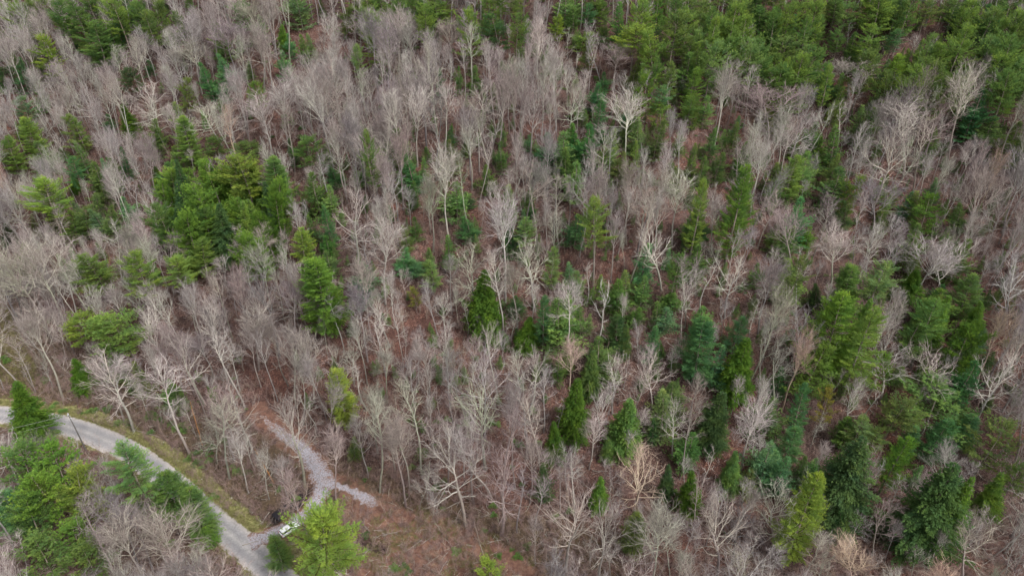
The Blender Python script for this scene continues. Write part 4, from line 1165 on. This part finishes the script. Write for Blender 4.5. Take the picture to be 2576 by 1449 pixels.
keys = ['vase1', 'vase2', 'vase3', 'vase4', 'tall1', 'tall2', 'tall3', 'tall4', 'oak1', 'oak2', 'oak4', 'mid1', 'mid2', 'pole1', 'pole2', 'snag']
JO = [joined(BARE[k], 'joined_' + k) for k in keys]
if rest:
    scatter('far_bare_wood', [t['loc'] for t in rest], JO, [(t['sx'], t['sx'], t['sz']) for t in rest], [(0, t['lean'], t['rot']) for t in rest], [keys.index(t['key']) for t in rest])

# brush: many-stemmed shrubs and thin saplings
def shrub(name, seed, H, stems, spread, mat_=None, arch=.0):
    rnd = random.Random(seed); S = []
    for s in range(stems):
        az = rnd.uniform(0, 6.28); a = rnd.uniform(.05, spread); d = Vector((math.cos(az) * math.sin(a), math.sin(az) * math.sin(a), math.cos(a)))
        q = Vector((rnd.gauss(0, .12), rnd.gauss(0, .12), 0)); L = H * rnd.uniform(.6, 1.05); r = .014 + .004 * H
        for k in range(4):
            d = (d + vperp(d, rnd) * .16 + Vector((0, 0, -arch))).normalized(); e = q + d * L / 4; S.append((*q, *e, r * (1 - k / 5), r * (1 - (k + 1) / 5), k / 4))
            for _ in range(3):
                sd_ = (d + vperp(d, rnd) * .8).normalized(); p = q.lerp(e, rnd.random()); l = rnd.uniform(.25, .6) * H * .38; e2 = p + sd_ * l
                S.append((*p, *e2, .011, .007, 1))
                for __ in range(2):
                    s2 = (sd_ + vperp(sd_, rnd) * .8).normalized(); p2 = p.lerp(e2, rnd.uniform(.3, 1)); S.append((*p2, *(p2 + s2 * l * .5), .008, .005, 1))
            q = e
    V, F, k = prisms(np.array(S), 3); return np_mesh(name, V, F, M_BRUSH, {'kind': k})
SH = [shrub('shrub_a', 1, 2.2, 8, .9), shrub('shrub_b', 2, 1.5, 9, 1.1, arch=.08), shrub('shrub_c', 3, 3.2, 5, .6), shrub('sapling_a', 4, 6.5, 1, .12), shrub('sapling_b', 5, 5.0, 2, .25), shrub('shrub_d', 6, 1.0, 10, 1.3, arch=.15)]
rs = np.random.RandomState(5)
def sample(n, y0, y1, keep):
    y = rs.uniform(y0, y1, n); x = rs.uniform(-1, 1, n) * (46 + y * .79)
    k = keep(x, y); return x[k], y[k]
def road_clear(x, y, rr=3.6, rd=3.0, rb=2.4): return (pdist(x, y, ROAD)[0] > rr) & (pdist(x, y, DRIVE)[0] > rd) & (pdist(x, y, BRANCH)[0] > rb)
def put(name, protos, x, y, smin, smax, picks, tilt=.15, zs=(.8, 1.2)):
    n = len(x); s = rs.uniform(smin, smax, n); z = ground_z(x, y) - .03
    return scatter(name, np.column_stack([x, y, z]), protos, np.column_stack([s, s, s * rs.uniform(*zs, n)]), np.column_stack([rs.normal(0, tilt, (n, 2)), rs.uniform(0, 6.28, n)]), rs.choice(picks, n))
x, y = sample(46000, 66, 310, lambda x, y: road_clear(x, y) & ~in_poly(x, y, MEADOW) & (rs.rand(len(x)) < np.clip(fbm(x / 12, y / 12, 3) * 1.5 - .15, .12, 1)) & (~in_poly(x, y, CLEAR) | (rs.rand(len(x)) < .7)))
put('understorey_brush', SH, x, y, .6, 1.35, [0, 1, 2, 2, 3, 4, 4, 3, 5])
# denser brush on the banks beside the road, in the ditch hollow and below the clearing
def bank(x, y):
    d = pdist(x, y, ROAD)[0]; b = base_z(x, y)
    return road_clear(x, y, 7.0, 3.2, 2.6) & (b < 3.5) & ~in_poly(x, y, MEADOW) & ((~in_poly(x, y, CLEAR)) | (fbm(x / 7, y / 7, 2) > .40)) & ~in_poly(x, y, SHOULDER)
x, y = sample(15000, 66, 175, bank)
put('roadside_brush', SH, x, y, .5, 1.1, [0, 1, 1, 5, 5, 4], .25)

# sticks and broken limbs lying about
def sticks(name, seed, n, L):
    rnd = random.Random(seed); S = []
    for _ in range(n):
        az = rnd.uniform(0, 6.28); d = Vector((math.cos(az), math.sin(az), rnd.uniform(-.02, .12))).normalized(); q = Vector((rnd.gauss(0, .9), rnd.gauss(0, .9), .06)); l = L * rnd.uniform(.4, 1.1)
        grow(S, q, d, l, .02 + .014 * l, 2, rnd, dict(gnarl=.14, up=.0, n=(0, 4, 2.2, 1.6, 0), Lref=(1, 2, 2.0, 1.2, 1), ang=(18, 45)))
    V, F, k = prisms(np.array(S), 3); return np_mesh(name, V, F, M_BARK, {'kind': k * .7})
SK = [sticks('sticks_a', 1, 2, 2.6), sticks('sticks_b', 2, 3, 1.8), sticks('sticks_c', 3, 1, 4.2)]
x, y = sample(5200, 66, 300, lambda x, y: road_clear(x, y, 5, 3, 2.6) & ~in_poly(x, y, MEADOW))
put('fallen_branches', SK, x, y, .6, 1.2, [0, 1, 2], .1, (.7, 1.0))

def tufts(name, seed, n, L, W, spread, cols_mat):
    r = np.random.RandomState(seed); C = np.column_stack([r.normal(0, .12, (n, 2)), np.zeros(n)]); D = np.tile([0, 0, 1.], (n, 1))
    V, F, q = blades(C, D, [L] * n, 1, spread, W, r); return np_mesh(name, V, F, cols_mat, {'rnd': q})
M_GRASS, nt, b = mat('grass_blades')
oi = N(nt, 'ShaderNodeObjectInfo')
c = ramp(nt, oi.outputs['Random'], [(0, (.12, .13, .04)), (.35, (.22, .20, .08)), (.7, (.34, .29, .15)), (1, (.20, .22, .06))])
nt.links.new(c, b.inputs['Base Color'])
GT = [tufts('tuft_a', 1, 22, .26, .09, .5, M_GRASS), tufts('tuft_b', 2, 18, .36, .07, .7, M_GRASS)]
def vg_(x, y):
    d, i = pdist(x, y, ROAD); P = ROAD; Tt = np.gradient(P, axis=0); s = (x - P[i, 0]) * -Tt[i, 1] + (y - P[i, 1]) * Tt[i, 0]
    return ((s > 0) & (d > 2.9) & (d < 7.5) & (rs.rand(len(x)) < smoothstep(8, 4.5, d))) | ((s < 0) & (d > 2.8) & (d < 4.6) & (fbm(x / 4, y / 4, 2) > .42))
x, y = sample(420000, 70, 172, lambda x, y: (x < -30) & vg_(x, y) & (pdist(x, y, DRIVE)[0] > 2.4))
put('verge_grass', GT, x, y, .6, 1.3, [0, 1], .2)
x, y = sample(200000, 120, 215, lambda x, y: (x < -90) & (poly_soft(x, y, MEADOW) > .4))
put('meadow_grass', GT, x, y, .7, 1.5, [0, 1], .2)
x, y = sample(120000, 70, 120, lambda x, y: (poly_soft(x, y, CLEAR) > .3) & (fbm(x / 5 + 9, y / 5, 3) > .50) & (pdist(x, y, BRANCH)[0] > 2.2))
put('clearing_grass', GT, x, y, .6, 1.4, [0, 1], .25)

# low evergreen undergrowth: dark leafy patches
UG = []
for s in (1, 2, 3):
    r = np.random.RandomState(s + 60); n = 260; a = r.uniform(0, 6.28, n); q = r.rand(n) ** .5; a2 = 1 + .45 * np.sin(a * 3 + s) ; C = np.column_stack([np.cos(a) * q * 1.1 * a2, np.sin(a) * q * 1.1 * a2, (1 - q ** 2) * 1.1 * r.uniform(.4, 1, n) + .05])
    D = np.column_stack([np.cos(a) * q, np.sin(a) * q, np.full(n, .8)]); V, F, hh = blades(C, D, [.28] * n, 5, .5, .35, r); UG.append(np_mesh('undergrowth_%d' % s, V, F, M_NEEDLE, {'rnd': hh}))
M_UG, nt, b = mat('evergreen_leaves')
oi = N(nt, 'ShaderNodeObjectInfo'); c = ramp(nt, oi.outputs['Random'], [(0, (.08, .15, .05)), (.5, (.13, .24, .06)), (1, (.18, .26, .09))])
c = mixc(nt, 1.0, c, ramp(nt, attr(nt, 'rnd'), [(0, (.6, .7, .7)), (1, (1.4, 1.3, 1.0))]), 'MULTIPLY'); nt.links.new(c, b.inputs['Base Color'])
for m in UG: m.materials.clear(); m.materials.append(M_UG)
pts = []
for (px, py, n, sp) in [(525, 1140, 12, 26), (598, 1185, 8, 10), (310, 1062, 10, 18), (410, 1062, 8, 14), (450, 1078, 8, 12), (262, 1032, 6, 10), (500, 1165, 8, 14), (372, 1052, 6, 8), (1120, 1228, 5, 20), (905, 1330, 3, 22), (1150, 1392, 2, 6), (1255, 1396, 1, 4), (1300, 1392, 3, 16), (990, 1440, 8, 40), (700, 1340, 4, 6), (20, 905, 6, 10), (80, 1040, 10, 22), (150, 1044, 6, 12)]:
    for _ in range(n):
        q = hit(px + rs.normal(0, sp), py + rs.normal(0, sp * .6)); 
        if q is not None and pdist(np.array([q[0]]), np.array([q[1]]), ROAD)[0][0] > 4 and pdist(np.array([q[0]]), np.array([q[1]]), DRIVE)[0][0] > 3: pts.append(q[:2])
x, y = sample(1500, 90, 310, lambda x, y: road_clear(x, y) & ~in_poly(x, y, MEADOW) & ~in_poly(x, y, CLEAR) & (fbm(x / 20 + 70, y / 20, 2) > .52))
x = np.concatenate([x, np.array(pts)[:, 0]]); y = np.concatenate([y, np.array(pts)[:, 1]])
SJ = []
for k_ in ('j1', 'j2', 'j3'):
    m_ = CON[k_]['crown'].copy(); m_.materials[0] = M_UG; SJ.append(m_)
x2, y2 = sample(4200, 118, 300, lambda x, y: road_clear(x, y, 8, 6, 6) & ~in_poly(x, y, MEADOW) & (rs.rand(len(x)) < np.clip(.10 + .012 * (x + 40) + 1.6 * (.56 - fbm(x / 22 + 31, y / 26, 2)), .04, .55)))
put('evergreen_saplings', SJ, x2, y2, .25, .62, [0, 1, 2], .05, (.8, 1.1))
put('evergreen_undergrowth', UG, x, y, .35, .9, [0, 1, 2], .1, (.5, 1.0))

# ------------------------------------------------------------------ fallen logs, leaning snags, dead branches
M_LOG = simple('weathered_log', (.30, .26, .22), .9, .1, 1.5, .3)
M_ROT = simple('orange_rotten_wood', (.40, .20, .08), .9, .1, 2.0, .35)
def log(px0, py0, px1, py1, r, name, label, cat, m, up0=.15, up1=.15, branches=0, seed=1, group=None):
    a = hit(px0, py0); b_ = hit(px1, py1); rnd = random.Random(seed)
    A = Vector((a[0], a[1], gz(a[0], a[1]) + up0)); Bv = Vector((b_[0], b_[1], gz(b_[0], b_[1]) + up1)); mid = (A + Bv) / 2
    e = new_empty(name, tuple(A)); tag(e, label, cat, group)
    mb = MB(); L = (Bv - A).length; d = (Bv - A).normalized(); n = 7
    pts = [A + (Bv - A) * k / n + vperp(d, rnd) * L * .012 * math.sin(k) for k in range(n + 1)]
    for p in pts: p.z = max(p.z, gz(p.x, p.y) + r * .6) if up0 < 1 and up1 < 1 else p.z
    mb.tube([p - A for p in pts], [r * (1 - .55 * k / n) for k in range(n + 1)], 8)
    mb.build('stem', m, e, True)
    if branches:
        S = []
        for k in range(branches):
            t = .35 + .62 * k / branches; p = A + (Bv - A) * t; dd = (d * .6 + vperp(d, rnd) * .8 + Vector((0, 0, .35))).normalized()
            grow(S, p - A, dd, L * .32 * (1.2 - t) + .8, r * .45, 2, rnd, dict(gnarl=.2, up=.0, n=(0, 4, 3, 2.2, 0), Lref=(1, 2, 1.4, .9, 1), ang=(20, 50)))
        V, F, k = prisms(np.array(S), 4); link(bpy.data.objects.new('branches', np_mesh('dead_branches', V, F, m, {'kind': k})), e)
    return e
log(1192, 1311, 1216, 1398, .16, 'fallen_log', 'long straight grey log lying across the brown clearing', 'log', M_LOG)
log(1160, 1262, 1092, 1298, .13, 'fallen_limb', 'pale broken limb lying beside the leaning clearing oak', 'branch', M_LOG, .3, .5, 4, 5)
log(1104, 1400, 1064, 1430, .10, 'fallen_limb', 'pale forked dead branch on dark brush below the clearing', 'branch', M_LOG, .4, .5, 5, 6)
log(1062, 1360, 1018, 1392, .09, 'fallen_limb', 'grey dead branch with spreading twigs in the brush left of the clearing', 'branch', M_LOG, .4, .4, 5, 7)
log(768, 1212, 722, 1248, .09, 'fallen_limb', 'tan dead branches lying across the dark ditch beside the drive', 'branch', M_LOG, 1.0, .5, 6, 8)
log(690, 1216, 645, 1146, .16, 'leaning_snag', 'orange rotten trunk leaning in the brush between road and drive', 'snag', M_ROT, .1, 2.4)
log(510, 1122, 492, 1050, .12, 'leaning_snag', 'slim brownish snag leaning beside the white-barked roadside tree', 'snag', M_ROT, .1, 5.5)
log(340, 1082, 424, 1108, .11, 'fallen_log', 'thin tan log lying along the bank above the grassy verge', 'log', M_LOG, .2, .2)
log(610, 1372, 655, 1360, .09, 'fallen_log', 'tan log lying where the drive meets the road', 'log', M_LOG, .15, .15)
log(930, 1338, 905, 1312, .10, 'brush_pile', 'pile of tan cut branches beside the small tree in the clearing', 'brush pile', M_LOG, .3, .6, 9, 9)
log(1440, 1380, 1500, 1344, .12, 'fallen_limb', 'broken pale limb hanging low beside the wide bottom oak', 'branch', M_LOG, 3.0, 4.5, 3, 11)

# ------------------------------------------------------------------ utility pole and wires
M_POLE = simple('pole_wood', (.13, .12, .11), .9, .1, 3, .25); M_PORC = simple('grey_white_fitting', (.62, .64, .66), .4, .5); M_STEEL = simple('galvanised', (.45, .46, .47), .5, .5, metal=.4); M_WIRE = simple('aluminium_wire', (.55, .53, .50), .6, .4)
q = hit(219, 1137); pz = gz(q[0], q[1]); px_, py_ = q[0], q[1]
a, b_ = 5., 16.
for _ in range(20):
    m = (a + b_) / 2
    if project(px_, py_, pz + m)[1] > 1038: a = m
    else: b_ = m
PHt = min(13, max(9, a))
tp = project(px_, py_, pz + PHt); lean = math.atan2((172 - tp[0]) * tp[2] / FPX, PHt); lean = max(-.1, min(.1, lean))
e = new_empty('utility_pole', (px_, py_, pz)); e.rotation_euler = (0, lean, 0)
tag(e, 'leaning wooden utility pole with pale top fittings on the near road edge', 'utility pole')
mb = MB(); mb.tube([(0, 0, -1), (0, 0, 0), (0, 0, PHt * .5), (0, 0, PHt)], [.17, .165, .14, .11], 12); mb.build('pole', M_POLE, e, True)
mb = MB(); mb.tube([(0, 0, PHt - .02), (0, 0, PHt + .16)], [.13, .10], 10); mb.build('pole_cap', M_PORC, e)
for k, (dx, dz) in enumerate(((.0, .16), (-.22, -.35), (.2, -1.35))):
    mb = MB(); z0 = PHt + dz
    mb.tube([(dx, 0, z0), (dx, 0, z0 + .08), (dx, 0, z0 + .12), (dx, 0, z0 + .22), (dx, 0, z0 + .3)], [.05, .12, .07, .11, .05], 10); mb.build('insulator', M_PORC, e, True)
mb = MB(); mb.box((0, -.02, PHt - .45), (.62, .09, .09)); mb.box((0, -.02, PHt - 1.45), (.5, .09, .09)); mb.build('bracket', M_STEEL, e)
mb = MB(); mb.tube([(.16, 0, PHt - 2.2), (.16, 0, PHt - 1.6)], [.09, .09], 10); mb.build('junction_box', M_STEEL, e)
Ttop = Vector((px_ + math.sin(lean) * PHt, py_, pz + math.cos(lean) * PHt))
w0 = hit(0, 1102, 8.6); d0 = Vector((w0[0] - Ttop.x, w0[1] - Ttop.y, 0))
P2p = Vector((Ttop.x, Ttop.y, 0)) + d0 * 1.75; z2 = gz(P2p.x, P2p.y)
e2 = new_empty('utility_pole', (P2p.x, P2p.y, z2)); tag(e2, 'next wooden utility pole carrying the two wires beyond the left edge', 'utility pole')
mb = MB(); mb.tube([(0, 0, -1), (0, 0, 5), (0, 0, 10)], [.16, .14, .11], 12); mb.build('pole', M_POLE, e2, True)
def wire(A, Bv, sag, r, label):
    mb = MB(); n = 24; A = Vector(A); Bv = Vector(Bv)
    pts = [A.lerp(Bv, k / n) - Vector((0, 0, sag * 4 * (k / n) * (1 - k / n))) for k in range(n + 1)]
    mb.tube([p - A for p in pts], [r] * (n + 1), 6)
    o = mb.build('overhead_wire', M_WIRE, None, True); o.location = A; tag(o, label, 'wire', 'overhead wires from the utility pole')
wire((Ttop.x, Ttop.y, Ttop.z + .1), (P2p.x, P2p.y, z2 + 9.9), .5, .016, 'upper pale wire running left from the tip of the utility pole')
wire((Ttop.x + .05, Ttop.y, Ttop.z - 1.35), (P2p.x, P2p.y, z2 + 8.3), .6, .015, 'lower pale wire running left from the utility pole bracket')
gq = hit(186, 1104); wire((Ttop.x + .08, Ttop.y, Ttop.z - 1.7), (gq[0], gq[1] - 1.5, gz(gq[0], gq[1] - 1.5)), .0, .013, 'thin steep guy wire slanting down from the utility pole')

# ------------------------------------------------------------------ car: white hatchback, driver door open
M_PAINT, nt, b = mat('white_paint'); b.inputs['Base Color'].default_value = (.80, .81, .82, 1); b.inputs['Roughness'].default_value = .25; b.inputs['Coat Weight'].default_value = .5
M_GLASS, nt, b = mat('dark_glass'); b.inputs['Base Color'].default_value = (.015, .018, .022, 1); b.inputs['Roughness'].default_value = .08; b.inputs['Specular IOR Level'].default_value = .6
M_TYRE = simple('tyre_rubber', (.025, .025, .025), .8, .2); M_RIM = simple('alloy', (.5, .5, .52), .35, .5, metal=.7); M_DARK = simple('dark_trim', (.03, .03, .032), .6, .3)
M_RED = simple('red_lens', (.45, .02, .02), .25, .5); M_LAMP = simple('clear_lens', (.7, .72, .74), .15, .6); M_SEAT = simple('seat_fabric', (.10, .10, .105), .9, .1)
cq = hit(729, 1334); cx, cy = cq[0], cq[1]
k = int(((DRIVE - np.array([cx, cy])) ** 2).sum(1).argmin()); tdir = DRIVE[min(k + 4, len(DRIVE) - 1)] - DRIVE[max(k - 4, 0)]
q1 = hit(702, 1352); q2 = hit(752, 1312); hdg = math.atan2(q2[1] - q1[1], q2[0] - q1[0])
car = new_empty('parked_car', (cx, cy, gz(cx, cy) + .06)); car.rotation_euler = (0, 0, hdg)
tag(car, 'white hatchback with its driver door open, parked on the gravel drive under pine boughs', 'car')
def loft(rings, close_ends=True):
    v = [p for r in rings for p in r]; n = len(rings[0]); f = []
    for k in range(len(rings) - 1):
        for j in range(n):
            f.append((k * n + j, k * n + (j + 1) % n, (k + 1) * n + (j + 1) % n, (k + 1) * n + j))
    if close_ends: f.append(tuple(range(n - 1, -1, -1))); f.append(tuple((len(rings) - 1) * n + j for j in range(n)))
    return v, f
def add_loft(name, rings, m, smooth=True, parent=car):
    v, f = loft(rings); me = bpy.data.meshes.new(name); me.from_pydata(v, [], f); me.materials.append(m)
    me.polygons.foreach_set('use_smooth', np.full(len(f), smooth)); me.update()
    return link(bpy.data.objects.new(name, me), parent)
def ring(x, hw, zb, zt, r=.16):
    return [(x, -hw + r * .4, zb), (x, hw - r * .4, zb), (x, hw, zb + r), (x, hw + .015, (zb + zt) / 2), (x, hw - .02, zt - r * .7), (x, hw - r * 1.1, zt), (x, -hw + r * 1.1, zt), (x, -hw + .02, zt - r * .7), (x, -hw - .015, (zb + zt) / 2), (x, -hw, zb + r)]
add_loft('body', [ring(-2.20, .70, .42, .88), ring(-2.14, .82, .32, .98), ring(-1.9, .89, .26, 1.03), ring(-.9, .91, .22, 1.02), ring(.3, .91, .22, 1.0), ring(.95, .90, .24, .98), ring(1.6, .87, .26, .90), ring(2.0, .80, .30, .80), ring(2.18, .66, .38, .68)], M_PAINT)
def ring4(z, x0, x1, w0, w1): return [(x0, -w0, z), (x1, -w1, z), (x1, w1, z), (x0, w0, z)]
add_loft('cabin_glass', [ring4(.98, -2.02, 1.02, .80, .78), ring4(1.22, -1.94, .62, .75, .74), ring4(1.46, -1.70, .16, .66, .66)], M_GLASS, False)
v = MB(); n0 = 9
roof_out = []
for i in range(n0 + 1):
    t = i / n0; xx = -1.80 + 1.98 * t; ww = .66 - .03 * abs(2 * t - 1) ** 4
    zz = 1.47 + .055 * math.sin(PI * min(1, t * .95 + .05))
    roof_out.append([(xx, -ww, zz - .05), (xx, ww, zz - .05), (xx, ww, zz - .01), (xx, ww * .8, zz + .03), (xx, 0, zz + .045), (xx, -ww * .8, zz + .03), (xx, -ww, zz - .01)])
add_loft('roof', roof_out, M_PAINT)
for nm, pts in (('pillar', [(1.04, .79, .98), (.18, .665, 1.46)]), ('pillar', [(1.04, -.79, .98), (.18, -.665, 1.46)]), ('pillar', [(-2.03, .81, .98), (-1.72, .665, 1.46)]), ('pillar', [(-2.03, -.81, .98), (-1.72, -.665, 1.46)]), ('pillar', [(-.55, .80, .99), (-.6, .67, 1.46)]), ('pillar', [(-.55, -.80, .99), (-.6, -.67, 1.46)])):
    mb = MB(); mb.tube(pts, [.05, .045], 6); mb.build(nm, M_PAINT, car)
for sx_ in (-1.32, 1.32):
    for sy in (-1, 1):
        mb = MB(); mb.tube([(sx_, sy * .68, .33), (sx_, sy * .90, .33)], [.33, .33], 20); w_ = mb.build('wheel', M_TYRE, car)
        mb = MB(); mb.tube([(sx_, sy * .89, .33), (sx_, sy * .925, .33)], [.22, .19], 14); mb.build('rim', M_RIM, w_)
for sy in (-1, 1):
    mb = MB(); mb.box((2.02, sy * .60, .70), (.22, .30, .15), sy * -.25); mb.build('headlight', M_LAMP, car)
    mb = MB(); mb.box((-2.13, sy * .70, .86), (.12, .22, .26)); mb.build('tail_light', M_RED, car)
    mb = MB(); mb.box((.78, sy * .98, 1.02), (.10, .2, .13)); mb.build('wing_mirror', M_PAINT, car)
mb = MB(); mb.box((2.14, 0, .52), (.10, .9, .16)); mb.build('grille', M_DARK, car)
mb = MB(); mb.box((-2.2, 0, .42), (.14, 1.35, .16)); mb.build('rear_bumper', M_DARK, car)
mb = MB(); mb.box((-1.86, 0, 1.49), (.18, 1.2, .04)); mb.build('spoiler', M_PAINT, car)
# door opening and the open driver door (left side)
mb = MB(); mb.box((.2, .905, .66), (1.05, .04, .62)); mb.build('door_opening', M_DARK, car)
mb = MB(); mb.box((.1, .55, .8), (.5, .45, .5)); mb.build('seat', M_SEAT, car)
dr = new_empty('door', (0, 0, 0)); dr.parent = car; dr.location = (.74, .93, .0); dr.rotation_euler = (0, 0, -math.radians(62))
bpy.data.objects.remove(dr)
ca, sa = math.cos(math.radians(118)), math.sin(math.radians(118))
def dpt(u, w, z): return (.74 + u * ca - w * sa * 0 + w * ca * 0 + 0 - w * sa, .93 + u * sa + w * ca, z)
def slab(pts2, th, m, name, parent):
    v = [dpt(u, -th / 2, z) for u, z in pts2] + [dpt(u, th / 2, z) for u, z in pts2]; n = len(pts2)
    f = [tuple(range(n)), tuple(range(2 * n - 1, n - 1, -1))] + [(j, j + n, (j + 1) % n + n, (j + 1) % n) for j in range(n)]
    me = bpy.data.meshes.new(name); me.from_pydata(v, [], f); me.materials.append(m); me.update(); return link(bpy.data.objects.new(name, me), parent)
door = slab([(0, .32), (1.05, .32), (1.12, .55), (1.12, .98), (0, .98)], .09, M_PAINT, 'door', car); door['label'] = 'driver door standing wide open'
slab([(.08, .99), (1.08, .99), (.98, 1.42), (.55, 1.44)], .03, M_GLASS, 'window', door)
slab([(.1, .4), (1.0, .4), (1.0, .92), (.1, .92)], .14, M_DARK, 'door_trim', door)

# small pale litter on the verge
M_LIT = simple('white_litter', (.75, .76, .78), .6, .3)
for (px, py) in [(508, 1205), (583, 1252), (636, 1288), (412, 1112)]:
    q = hit(px, py); mb = MB(); mb.box((0, 0, .05), (.28, .18, .10), .4, .8); o = mb.build('litter_scrap', M_LIT); o.location = (q[0], q[1], gz(q[0], q[1]))
    tag(o, {508: 'white litter scrap on the bank highest up the road verge', 583: 'white litter scrap on the middle of the grassy verge', 636: 'white litter scrap near the ditch end of the verge', 412: 'white litter scrap beside the thin tan log'}[px], 'litter', 'litter on the road verge')
print('protos', sum(p['tris'] for p in BARE.values()), sum(p['tris'] for p in CON.values()), 'specs', len(SPEC), 'fill', len(fill), 'rest', len(rest), 'young', len(yp), 'more', len(more), 'H pole', PHt)
